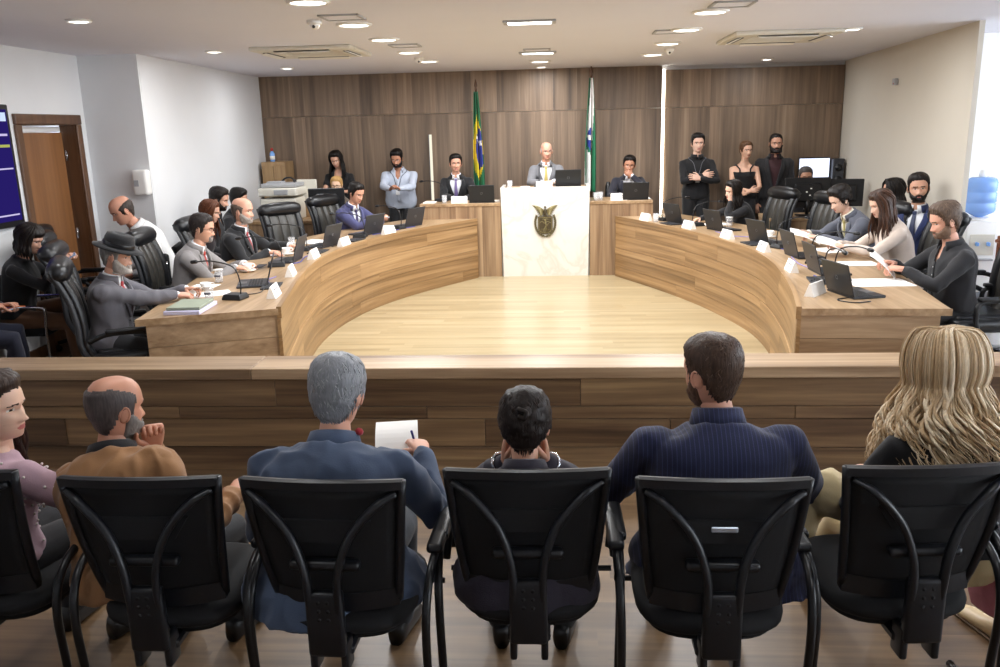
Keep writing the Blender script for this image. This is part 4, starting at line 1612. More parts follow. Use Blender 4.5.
def head_grid():
    ph = []
    for i in range(64):
        t = i / 64 * 2 - 1          # -1..1 around from the back
        ph.append(PI * (abs(t) ** 1.35) * (1 if t >= 0 else -1))
    zs = [.116, .113, .108, .1, .09, .079, .067, .055, .044, .034, .027, .022, .018, .014, .010, .0065, .0035, .0005, -.0025, -.0055, -.009, -.014, -.020, -.027, -.033, -.038, -.042, -.046, -.050, -.054, -.058, -.062, -.065, -.068, -.0705, -.0725, -.0755, -.079, -.083, -.088, -.094, -.1, -.106, -.111, -.115, -.118, -.124, -.14, -.16, -.185]
    return ph, zs


PHI, ZS = head_grid()


def add_head(mb, M, fem, mouth=0.0):
    rings = [[head_point(p, z, fem) for p in PHI] for z in ZS]
    n = len(PHI)
    V = [p for r in rings for p in r] + [Vector((0, -.008, .1178))]
    F, Mt = [], []
    top = len(V) - 1
    for j in range(n):
        F.append((top, j, (j + 1) % n))
        Mt.append(0)
    for i in range(len(ZS) - 1):
        for j in range(n):
            a, b = i * n + j, i * n + (j + 1) % n
            F.append((a, a + n, b + n, b))
            c = (V[a] + V[b] + V[a + n] + V[b + n]) / 4
            m = 0
            if c.y > .04:
                ax = abs(c.x) - .0315
                if (ax / .0150) ** 2 + ((c.z + .001) / .0058) ** 2 < 1:
                    m = 3 if (ax / .0058) ** 2 + ((c.z + .001) / .007) ** 2 < 1 else 2
                    if c.z > .0022:
                        m = 4
                elif abs(abs(c.x) - .031) < .019 and abs(c.z - .0185 + .05 * abs(abs(c.x) - .028)) < (.0031 - .0009 * fem):
                    m = 4
                elif abs(c.x) < .023 * (1 - .25 * abs(c.z + .0715) / .008) and -.0800 < c.z < -.0635:
                    m = 1
            Mt.append(m)
    mb.add(V, F, Mt, M)
    # ears
    for sx in (-1, 1):
        E = TR(sx * .0745, -.008, -.016) @ RZ(-sx * 24) @ RX(-8)
        mb.ball((0, 0, 0), (.010, .019, .031), 12, 0, M @ E)
        mb.tube([Vector((sx * .008, .017 * math.cos(a), .030 * math.sin(a) + (.0 if math.sin(a) > 0 else .004))) for a in [R_(-60 + 24 * k) + .0 for k in range(12)]], .0042, 6, 0, M @ E)


def add_hand(mb, M, thumb, curl=25, spread=1.0, mat=0, grip=None):
    """wrist at the origin, fingers along +Y, back of the hand +Z, thumb on the thumb*X side"""
    rings = []
    for y, w, t, dz in ((-.02, .026, .021, 0), (.0, .027, .0195, 0), (.025, .036, .0175, .001), (.055, .042, .0155, .002), (.085, .042, .0125, .001), (.098, .038, .0095, -.001)):
        rings.append([Vector((w * math.copysign(abs(math.cos(a)) ** .75, math.cos(a)), y, dz + t * math.copysign(abs(math.sin(a)) ** .8, math.sin(a)))) for a in [2 * PI * k / 14 for k in range(14)]])
    mb.loft(rings, mat, M=M)
    for k, (ln, bend) in enumerate(((.074, 1.0), (.083, 1.05), (.076, 1.12), (.060, 1.2))):
        x0 = thumb * (.031 - .0205 * k)
        a = R_((thumb * (6 - 4 * k)) * spread)
        p = Vector((x0, .090 - .004 * abs(k - 1.2), .000))
        pts, th = [p - Vector((0, .02, 0)), p], 0.0
        for seg, f in enumerate((.45, .30, .25)):
            th += R_((curl if seg else curl * .8) * bend)
            d = Vector((math.sin(a) * math.cos(th), math.cos(a) * math.cos(th), -math.sin(th)))
            p = p + d * (ln * f)
            pts.append(p)
        mb.limb(pts, [.0088, .0090, .0083, .0075, .0063], 8, mat, M)
    tc = R_(min(60, curl * .9))
    b = Vector((thumb * .026, .022, -.006))
    m1 = b + Vector((thumb * .030, .026, -.010 - .012 * math.sin(tc)))
    m2 = m1 + Vector((thumb * .014 * math.cos(tc), .026, -.006 - .016 * math.sin(tc)))
    m3 = m2 + Vector((-thumb * .004 * math.sin(tc), .022, -.004 - .010 * math.sin(tc)))
    mb.limb([b - Vector((thumb * .008, .004, 0)), b, m1, m2, m3], [.012, .0135, .0112, .0098, .0075], 8, mat, M)


def remesh(mb, voxel, smooth=3):
    me = mb.mesh('shape_source')
    o = bpy.data.objects.new('shape_source', me)
    col.objects.link(o)
    r = o.modifiers.new('r', 'REMESH')
    r.mode = 'VOXEL'
    r.voxel_size = voxel
    r.use_smooth_shade = True
    if smooth:
        s_ = o.modifiers.new('s', 'SMOOTH')
        s_.iterations = smooth
        s_.factor = .5
    dg = bpy.context.evaluated_depsgraph_get()
    out = bpy.data.meshes.new_from_object(o.evaluated_get(dg))
    bpy.data.objects.remove(o)
    bpy.data.meshes.remove(me)
    return out


def np_mesh(me):
    v = np.zeros(len(me.vertices) * 3, np.float32)
    me.vertices.foreach_get('co', v)
    nn = np.zeros(len(me.vertices) * 3, np.float32)
    me.vertices.foreach_get('normal', nn)
    return v.reshape(-1, 3), nn.reshape(-1, 3)


def wrinkle(me, amp, scale=13.0, seed=0.0, stretch=(1, 1, .55)):
    if amp <= 0:
        return
    v, nn = np_mesh(me)
    off = Vector((seed * 3.1, seed * 1.7, seed))
    d = np.zeros(len(v), np.float32)
    st = Vector(stretch)
    for i in range(len(v)):
        p = Vector(v[i])
        q = Vector((p.x * st.x, p.y * st.y, p.z * st.z)) * scale + off
        a = noise.noise(q)
        b_ = 1 - abs(noise.noise(q * .8 + Vector((9, 4, 2)))) * 2
        d[i] = max(amp * (.6 * a + .7 * (b_ - .5)), -.006)
    v += nn * d[:, None]
    me.vertices.foreach_set('co', v.ravel())
    me.update()


def link(name, me, mats, parent):
    for m in mats:
        me.materials.append(MATS[m] if isinstance(m, str) else m)
    me.polygons.foreach_set('use_smooth', [True] * len(me.polygons))
    o = bpy.data.objects.new(name, me)
    col.objects.link(o)
    o.parent = parent
    return o


def ik(S, W, l1, l2, hint):
    S, W = Vector(S), Vector(W)
    d = W - S
    L = d.length
    mx = (l1 + l2) * .995
    if L > mx:
        W = S + d * (mx / L)
        d = W - S
        L = mx
    a = (l1 * l1 - l2 * l2 + L * L) / (2 * L)
    h = math.sqrt(max(0, l1 * l1 - a * a))
    u = d.normalized()
    hv = Vector(hint)
    hv = hv - u * hv.dot(u)
    if hv.length < 1e-6:
        hv = Vector((0, -1, 0))
    return S + u * a + hv.normalized() * h, W


class Body:
    pass


def frame(yv, zv):
    y = Vector(yv).normalized()
    z = Vector(zv)
    z = (z - y * z.dot(y)).normalized()
    x = y.cross(z)
    return Matrix((x, y, z)).transposed()


def person(label, at, yaw, k=1.0, sit=True, seat=.46, lean=6, curve=10, tilt=0, fem=0, belly=0.0, wide=1.0, head=(0, 0, 0), headtop=None,
           arms=None, feet=None, skn='d9a98c', hair=None, brow='2a1c14', top=None, legs_c='15161b', shoe='0d0d0f', voxel=.012, group='people around the horseshoe', lip='b06a5e'):
    """builds one person: an Empty at the base, a body mesh and its clothes; returns joint positions in world space"""
    B = Body()
    root = empty('person', label, 'person', at, R_(yaw), group)
    B.root = root
    T = TR(*at) @ RZ(yaw)
    Ti = T.inverted()
    sect = SECT_F if fem else SECT_M
    hz = (seat + .085) if sit else .93 * k
    hip = Vector((0, 0, hz))
    TL = TR(hip) @ RY(tilt) @ TR(-hip)

    st, S_ = [], []

    def build_spine(ts):
        st.clear()
        S_.clear()
        p = hip.copy()
        rows = [(0.0, hip.copy(), R_(lean))]
        for i in range(1, 81):
            s_ = i / 80 * .72
            th = R_(lean + curve * min(1.3, s_ / .5))
            p = p + Vector((0, math.sin(th), math.cos(th))) * (.72 / 80 * k * ts)
            rows.append((s_, p.copy(), th))
        dth = R_(lean)
        st.extend([(-.10, hip - Vector((0, math.sin(dth), math.cos(dth))) * .10 * k, dth)] + rows)
        S_.extend([q[0] for q in st])

    build_spine(1.0)

    def spine(s):
        s = max(S_[0], min(S_[-1], s))
        i = min(len(S_) - 2, max(0, int(np.searchsorted(S_, s)) - 1))
        f = (s - S_[i]) / (S_[i + 1] - S_[i])
        pos = st[i][1].lerp(st[i + 1][1], f)
        th = st[i][2] * (1 - f) + st[i + 1][2] * f
        R3 = TL.to_3x3()
        return TL @ pos, R3 @ Vector((1, 0, 0)), R3 @ Vector((0, math.cos(th), -math.sin(th))), R3 @ Vector((0, math.sin(th), math.cos(th)))

    def sec(s):
        w, f, b = interp(sect, s)
        ww = wide if s < .5 else 1 + (wide - 1) * .3
        w = w * ww
        if belly:
            f += belly * ga(s, .19, .10)
            w += belly * .45 * ga(s, .18, .11)
        return w * k, f * k, b * k

    def surf(s, phi, off=0.0):
        """torso surface; phi 0 front, +90 the person's right"""
        c, x, y, z = spine(s)
        w, f, b = sec(s)
        cc, ss = math.cos(phi), math.sin(phi)
        e = 2.35
        den = (abs(cc) ** e + abs(ss) ** e) ** (1 / e)
        return c + x * ((w + off) * ss / den) + y * (((f if cc > 0 else b) + off) * cc / den)

    def front(s, xx, off=0.0):
        w, f, b = sec(s)
        q = min(.98, abs(xx) / (w + off))
        c, x, y, z = spine(s)
        return c + x * xx + y * ((f + off) * (1 - q ** 2.35) ** (1 / 2.35))

    def torso(mb, s0, s1, off, n=28, step=.03, flare=0.0):
        rings = []
        m_ = max(4, int((s1 - s0) / step))
        for i in range(m_ + 1):
            s = s0 + (s1 - s0) * i / m_
            o = off + flare * max(0, (.08 - s)) * 2
            rings.append([surf(s, 2 * PI * j / n, o) for j in range(n)])
        mb.loft(rings)

    # head
    hy, hp, hr = head

    def head_matrix():
        nb, nx, ny, nz = spine(.60 if not fem else .585)
        up_dir = (nz * .6 + Vector((0, 0, 1)) * .4).normalized()
        return TR(nb + up_dir * .02 * k) @ RZ(-hy) @ RX(-hp) @ RY(hr) @ TR(0, .018 * k, .108 * k) @ Matrix.Scale(k * (1.0 if not fem else .965), 4)

    hm = head_matrix()
    CROWN = Vector((0, -.005, .1178 + .012))
    if headtop is not None:
        ts = 1.0
        for _i in range(6):
            e_ = headtop[2] - at[2] - (hm @ CROWN).z
            ts *= 1 + e_ / (.62 * k)
            build_spine(ts)
            hm = head_matrix()
        if not .88 < ts < 1.1:
            print('trunk scale %.2f' % ts, label[:50])
    if headtop is not None:   # settle the whole figure so that the crown lands where the photograph has it
        want = Ti @ Vector(headtop)
        have = hm @ CROWN
        dv = want - have
        B.miss = dv
        root.location = Vector(at) + T.to_3x3() @ Vector((dv.x, dv.y, 0))
        T = TR(root.location) @ RZ(yaw)
        Ti = T.inverted()
        if dv.length > .12:
            print('moved %.2f %.2f' % tuple(root.location.xy), label[:50])
    # arms
    sw = (.178 if not fem else .152) * wide * k
    c_, x_, y_, z_ = spine(.455 if not fem else .44)
    l1, l2 = .295 * k, .255 * k
    arms = arms or {}
    B.arm = {}
    armpts = {}
    for sd, sx in (('L', -1), ('R', 1)):
        a = dict(arms.get(sd, {}))
        sh = c_ + x_ * (sx * sw) - y_ * .012 * k + z_ * a.get('shrug', 0)
        if 'w' in a:
            tgt = Ti @ Vector(a['w'])
        elif 'h' in a:      # given in head coordinates
            tgt = hm @ Vector(a['h'])
        else:
            q = a.get('p', (.2, .32, .66) if sit else (.25, .05, .80))
            tgt = Vector((sx * q[0] * k, q[1] * k, q[2] if sit else q[2] * k))
        hint = a.get('hint', (.7, -.4, -.8))
        hint = Vector((sx * hint[0], hint[1], hint[2]))
        el, wr = ik(sh, tgt, l1, l2, hint)
        fd = Vector(a['dir']) if 'dir' in a else None
        if fd is not None:
            fd = Vector((sx * fd.x, fd.y, fd.z)).normalized()
        else:
            fd = (wr - el).normalized()
            if fd.z < -.35 and sit:
                fd = Vector((fd.x * .8 - sx * .15, fd.y + .2, -.12)).normalized()
        bk = Vector(a.get('back', (.15, .1, 1)))
        bk = Vector((sx * bk.x, bk.y, bk.z))
        H3 = frame(fd, bk)
        HM = TR(wr) @ H3.to_4x4() @ Matrix.Scale((1.0 if not fem else .9) * k, 4)
        armpts[sd] = (sh, el, wr, HM, a.get('curl', 28), sx)
        B.arm[sd] = T @ (HM @ Vector((0, .085, -.02)))
        setattr(B, 'hand_' + sd, T @ HM)
    # legs
    legpts = {}
    for sd, sx in (('L', -1), ('R', 1)):
        hj = hip + Vector((sx * .092 * k, 0, -.01))
        if sit:
            ft = (feet or {}).get(sd, (.12, .42, .075))
            ak = Vector((sx * ft[0], ft[1], ft[2]))
            kn, ak = ik(hj, ak, .44 * k, .42 * k, (sx * .12, .6, 1))
        else:
            ft = (feet or {}).get(sd, (.10, .0, .085))
            ak = Vector((sx * ft[0] * k, ft[1], ft[2]))
            kn, ak = ik(hj, ak, .43 * k, .42 * k, (0, 1, 0))
        legpts[sd] = (hj, kn, ak, sx)

    # body: trunk, limbs in one surface, head and hands joined to it
    sleeve = (top or {}).get('sleeve', 1.0)
    mb = MB()
    torso(mb, -.07, .56, -.004)
    mb.limb([spine(.50)[0], spine(.56)[0], hm @ Vector((0, -.015, -.13)), hm @ Vector((0, -.012, -.09))], [.062 * k, (.056 if not fem else .047) * k, (.055 if not fem else .046) * k, .05 * k], 16)
    rA = 1.0 if not fem else .84
    for sd in 'LR':
        sh, el, wr, HM, cu, sx = armpts[sd]
        mid1, mid2 = sh.lerp(el, .45), el.lerp(wr, .3)
        mb.limb([sh - x_ * sx * .03 * k, sh, mid1, el, mid2, el.lerp(wr, .7), wr], [r * k * rA for r in (.05, .052, .047, .039, .041, .032, .026)], 14)
        hj, kn, ak, sx = legpts[sd]
        mb.limb([hj, hj.lerp(kn, .5), kn, kn.lerp(ak, .3), kn.lerp(ak, .7), ak], [r * k for r in (.082, .070, .054, .053, .042, .036)], 14)
    me = remesh(mb, voxel, 3)
    bm_ = MB()
    v, _n = np_mesh(me)
    bm_.v = [tuple(p_) for p_ in v]
    bm_.f = [tuple(p_.vertices) for p_ in me.polygons]
    bm_.m = [0] * len(bm_.f)
    bm_.sm = [True] * len(bm_.f)
    bpy.data.meshes.remove(me)
    add_head(bm_, hm, fem)
    for sd in 'LR':
        sh, el, wr, HM, cu, sx = armpts[sd]
        add_hand(bm_, HM, -sx, cu)
    sk = skin('skin_' + skn, skn)
    mats = [sk, plain('lips_' + lip, lip, rough=.4), plain('eye_white', 'e9e4dc', rough=.25, var=.01), plain('iris_dark', '20140d', rough=.15), hairm(brow, brow)]
    bo = bm_.build('body', mats, root, flip=False)
    B.hm, B.T, B.hmw = hm, T, T @ hm

    # trousers / legs
    if legs_c:
        mb = MB()
        torso(mb, -.085, .10, .006)
        for sd in 'LR':
            hj, kn, ak, sx = legpts[sd]
            mb.limb([hj, hj.lerp(kn, .5), kn, kn.lerp(ak, .35), kn.lerp(ak, .75), ak.lerp(kn, .06)], [r * k for r in (.098, .088, .071, .066, .060, .058)], 16)
        me = remesh(mb, max(voxel, .012), 3)
        wrinkle(me, .004, 11, seed=len(label))
        link('trousers', me, [fabric('cloth_' + legs_c, legs_c)], root)
    for sd in 'LR':
        hj, kn, ak, sx = legpts[sd]
        fm = TR(ak.x, ak.y, 0) @ TR(0, 0, ak.z - .075) @ RZ(-sx * 8)
        s_ = MB()
        rg = []
        for y, w, h0, h1 in ((-.075, .026, .0, .07), (-.06, .036, 0, .095), (-.01, .038, 0, .10), (.05, .042, 0, .078), (.11, .046, 0, .058), (.16, .042, .003, .048), (.195, .026, .010, .034)):
            rg.append([Vector((w * k * math.copysign(abs(math.cos(a)) ** .7, math.cos(a)), y * k, h0 + (h1 - h0) * (.5 + .5 * math.copysign(abs(math.sin(a)) ** .6, math.sin(a))))) for a in [2 * PI * q / 14 for q in range(14)]])
        s_.loft(rg)
        s_.build('shoe', [plain('shoe_' + shoe, shoe, rough=.35)], root, flip=True).matrix_local = fm

    # upper garments
    tp = dict(top or {})
    kind = tp.get('kind', 'shirt')
    colr = tp.get('col', '20222a')
    wr_amp = tp.get('wr', .0045) * 1.7
    off = {'suit': .020, 'jacket': .026, 'shirt': .014, 'tank': .007, 'blouse': .016, 'dress': .010}[kind]
    ease = tp.get('ease', 1.0)
    gname = {'suit': 'jacket', 'jacket': 'jacket', 'shirt': 'shirt', 'tank': 'tank_top', 'blouse': 'blouse', 'dress': 'blouse'}[kind]
    gmat = fabric('cloth_' + colr + ('s' if tp.get('stripe') else ''), colr, stripe=tp.get('stripe'))
    mb = MB()
    hem = tp.get('hem', -.06 if kind in ('suit', 'jacket') else .02)
    torso(mb, hem, .545 if kind != 'tank' else .405, off * ease, flare=tp.get('flare', .10 if kind in ('suit', 'jacket') else .03))
    if sleeve > 0 and kind != 'tank':
        for sd in 'LR':
            sh, el, wr, HM, cu, sx = armpts[sd]
            ra = [r * k * (1.0 if not fem else .88) * (1 + .12 * (ease - 1)) for r in ((.062, .067, .061, .056, .053, .046, .040) if kind in ('suit', 'jacket') else (.056, .062, .057, .053, .050, .043, .036))]
            pts = [sh - x_ * sx * .035 * k, sh, sh.lerp(el, .5), el, el.lerp(wr, .3), el.lerp(wr, .65), el.lerp(wr, .93)]
            if sleeve < 1:
                n_ = 3 if sleeve < .5 else 5
                pts = pts[:n_]
                if sleeve < .35:
                    pts[2] = sh.lerp(el, .36)
                ra = [r_ * 1.03 for r_ in ra[:n_]]
            mb.limb(pts, ra, 16)
            if kind in ('suit', 'jacket') and not fem:
                mb.ball(tuple(sh + Vector((0, 0, .004))), .058 * k, 12)
    vx = tp.get('voxel', max(.0070, voxel * .8))
    me = remesh(mb, vx, 16 if vx < .008 else 6)
    wrinkle(me, wr_amp, tp.get('wscale', 12), seed=len(label) * .37)
    vbot = tp.get('v')          # how low the front opening runs (spine coordinate), None = closed
    if kind == 'shirt' and vbot is None and tp.get('open', True):
        vbot = .42
        tp['vw'] = .034
    vw = tp.get('vw', .082 if not fem else .055) * k
    if vbot is not None:
        bm = bmesh.new()
        bm.from_mesh(me)
        pos = [(s, *spine(s)) for s in np.linspace(.05, .60, 56)]
        kill = []
        for f in bm.faces:
            c = f.calc_center_median()
            if (c - pos[0][1]).dot(pos[0][3]) < -.02:
                continue
            s, pp, xx, yy, zz = min(pos, key=lambda q: (q[1] - c).length_squared if True else 0)
            d = c - pp
            # refine along the spine axis
            s = s + d.dot(zz) / k * .6
            lx, ly = d.dot(xx), d.dot(yy)
            if .015 < ly < .24 * k and (lx * lx + (ly - sec(s)[1]) ** 2) < .12 ** 2 and abs(ly - sec(s)[1]) < .055 and s > vbot and abs(lx) < vw * min(1.0, (s - vbot) / (.47 - vbot)) + .004:
                kill.append(f)
        bmesh.ops.delete(bm, geom=kill, context='FACES')
        bm.to_mesh(me)
        bm.free()
    go = link(gname, me, [gmat], root)
    if vbot is not None:
        sd_ = go.modifiers.new('thickness', 'SOLIDIFY')
        sd_.thickness = .006
        sd_.offset = -1
    B.garment = go

    def strip(s0, s1, xa, xb, o, mat, name, par, n=14, th=.004):
        g = MB()
        rings = []
        for i in range(n + 1):
            s = s0 + (s1 - s0) * i / n
            a, b = xa(s), xb(s)
            rr = []
            for q in range(5):
                rr.append(front(s, a + (b - a) * q / 4, o))
            rr2 = [front(s, b + (a - b) * q / 4, o - th) for q in range(5)]
            rings.append(rr + rr2)
        g.loft(rings)
        return g.build(name, [mat], par)

    if vbot is not None and tp.get('under'):
        um = fabric('cloth_' + tp['under'], tp['under'], rough=.75)
        mb = MB()
        torso(mb, .06, .55, .002)
        me = remesh(mb, .012, 2)
        uo = link('shirt', me, [um], root)
        if tp.get('collar', True):
            for sx in (-1, 1):
                g = MB()
                n0, _x, _y, _z = spine(.575)
                r_n = (.060 if not fem else .052) * k
                rings = []
                for i in range(9):
                    a = PI * (1.0 - .93 * i / 8)
                    d = _x * (sx * math.sin(a)) + _y * (math.cos(a) * .95)
                    lo = n0 + d * (r_n + .012) - _z * (.032 + .012 * i / 8) * k + _y * .006
                    hi = n0 + d * r_n + _z * .022 * k * (1 - .5 * i / 8) + _y * .004
                    ex = d * .006
                    tip = -_z * (.022 * k if i == 8 else 0) + _x * (sx * (.012 if i >= 7 else 0))
                    rings.append([hi, hi + ex, lo + ex + tip, lo + tip])
                g.loft(rings)
                g.build('shirt_collar', [um], uo)
        if kind == 'suit' and sleeve >= 1:
            for sd in 'LR':
                sh, el, wr, HM, cu, sx = armpts[sd]
                MB().limb([el.lerp(wr, .86), el.lerp(wr, 1.0)], [.035 * k, .033 * k], 14).build('shirt_cuff', [um], uo)
        if tp.get('tie'):
            tm = fabric('tie_' + tp['tie'], tp['tie'], rough=.5, sheen=.3)
            g = strip(vbot - .04, .505, lambda s: -(.034 - .020 * (s - vbot) / (.5 - vbot)) * k, lambda s: (.034 - .020 * (s - vbot) / (.5 - vbot)) * k, .014, tm, 'tie', root)
            kq = MB()
            c0 = front(.515, 0, .010)
            kq.box((0, 0, 0), (.036 * k, .022, .034 * k), M=TR(c0), bev=.009, seg=2)
            kq.build('tie_knot', [tm], g)
    if kind == 'suit' and vbot is not None:
        for sx in (-1, 1):
            def xin(s):
                return sx * (vw * min(1.0, (s - vbot) / (.47 - vbot)) - .001)

            def xout(s):
                f = (s - vbot) / (.50 - vbot)
                wd = .012 + .075 * f if f < .72 else .066 - .03 * (f - .72) / .28
                return sx * (vw * min(1.0, max(0, (s - vbot)) / (.47 - vbot)) + wd * k)
            strip(vbot, .515, xin, xout, off * ease + .019, gmat, 'lapel', go, th=.014)
        bt = MB()
        for s in (vbot - .03, vbot - .11):
            q = front(s, .012, off * ease + .008)
            bt.ball(tuple(q), (.008, .005, .008), 8)
        bt.build('button', [plain('button_dark', '17171a', rough=.3)], go)
        if tp.get('pin'):
            q = front(.40, tp['pin'] * k, off * ease + .012)
            MB().ball(tuple(q), (.010, .006, .010), 10).build('lapel_pin', [plain('pin_white', 'e8e8e8', rough=.3)], go)
    if tp.get('back_collar', kind in ('suit', 'jacket', 'shirt')):
        g = MB()
        n0, _x, _y, _z = spine(.555)
        r_n = (.066 if not fem else .056) * k
        rings = []
        amax = .78 if vbot is not None else .97
        h = tp.get('collar_h', .026)
        for i in range(-12, 13):
            a = PI - PI * amax * i / 12
            d = _x * math.sin(a) + _y * (math.cos(a) * .98)
            lo = n0 + d * (r_n + .016) - _z * .022 * k
            hi = n0 + d * (r_n + .003) + _z * h * k
            e2 = d * .008
            rings.append([lo, hi, hi + e2 + d * .004 - _z * .004, lo + e2 + d * .012 - _z * .014 * k])
        g.loft(rings)
        cm = tp.get('collar_col')
        g.build('collar', [fabric('cloth_' + cm, cm) if cm else gmat], go)
    if kind == 'shirt' and tp.get('placket', True):
        pk = strip(.06, .425, lambda s: -.014, lambda s: .014, off * ease + .006, gmat, 'placket', go, th=.003)
        bt = MB()
        for q in range(5):
            bt.ball(tuple(front(.10 + .07 * q, 0, off * ease + .009)), (.0055, .004, .0055), 8)
        bt.build('button', [plain('button_pale', 'cfd0d4', rough=.3)], pk)
    if kind == 'tank':
        for sx in (-1, 1):
            g = MB()
            pts = [front(.395, sx * .075 * k, .010)] + [surf(s, sx * a, .010) for s, a in ((.44, .42), (.47, .62), (.495, 1.1), (.495, 1.9), (.47, 2.35), (.43, 2.6), (.39, 2.7))]
            g.tube(spline(pts, 4), .010 * k, 6)
            g.build('strap', [gmat], go)
    if tp.get('lanyard'):
        lm = plain('lanyard_' + tp['lanyard'], tp['lanyard'], rough=.6)
        g = MB()
        for sx in (-1, 1):
            g.tube(spline([surf(.535, sx * 2.6, off + .02), surf(.53, sx * 1.3, off + .022), front(.47, sx * .06, off + .012), front(.36, sx * .03, off + .012), front(.27, 0, off + .012)], 5), .004, 6)
        lo = g.build('lanyard', [lm], root)
        q = front(.23, 0, off + .016)
        MB().box((0, 0, 0), (.055, .006, .085), M=TR(q), bev=.002).build('badge', [plain('badge_white', 'e6e6e6', rough=.4)], lo)

    # hair
    if hair:
        build_hair(B, root, hair, hm, fem, Ti)
    B.surf, B.front, B.spine, B.armpts, B.k = surf, front, spine, armpts, k
    return B


def cap_mesh(hm, fem, mask, thick, name, mat, parent, jitter=.0015, seed=0.0):
    n = len(PHI)
    zs = [z for z in ZS if z > -.125]
    zf = []
    for a, b in zip(zs, zs[1:]):
        zf += [a, (a + b) / 2] if a - b > .006 else [a]
    zs = zf + [zs[-1]]
    V, K = [], []
    for z in zs:
        for p in PHI:
            m = mask(p, z)
            t = max(0.0, min(1.0, m))
            t = t * t * (3 - 2 * t)
            q = head_point(p, z, fem)
            o = -.003 + (thick(p, z) + .003) * t
            if m > 0 and jitter:
                o += jitter * noise.noise(Vector((q.x * 90 + seed, q.y * 90, q.z * 35))) * t * 2
            V.append(head_point(p, z, fem, o))
            K.append(m)
    V.append(Vector((0, -.008, .1178 + (thick(0, .116) if mask(0, .116) > 0 else 0))))
    K.append(mask(0, .116))
    F = []
    top = len(V) - 1
    for j in range(n):
        if max(K[top], K[j]) > 0:
            F.append((top, j, (j + 1) % n))
    for i in range(len(zs) - 1):
        for j in range(n):
            a, b = i * n + j, i * n + (j + 1) % n
            if max(K[a], K[b], K[a + n], K[b + n]) > 0:
                F.append((a, a + n, b + n, b))
    if not F:
        return None
    used = sorted({i for f in F for i in f})
    mp = {u: i for i, u in enumerate(used)}
    mb = MB()
    mb.add([V[u] for u in used], [[mp[i] for i in f] for f in F], 0, hm)
    o = mb.build(name, [mat], parent, flip=False)
    sd = o.modifiers.new('thickness', 'SOLIDIFY')
    sd.thickness = .004
    sd.offset = -1
    return o


def hairline(front_z=.078, temple=.04, burn=-.028, nape=-.088):
    def zb(p):
        a = abs(p) * 180 / PI
        return float(np.interp(a, [0, 30, 50, 68, 78, 88, 97, 108, 125, 150, 180], [front_z, front_z - .002, front_z - .012, temple, burn, burn, .006, -.01, -.055, nape, nape]))
    return zb


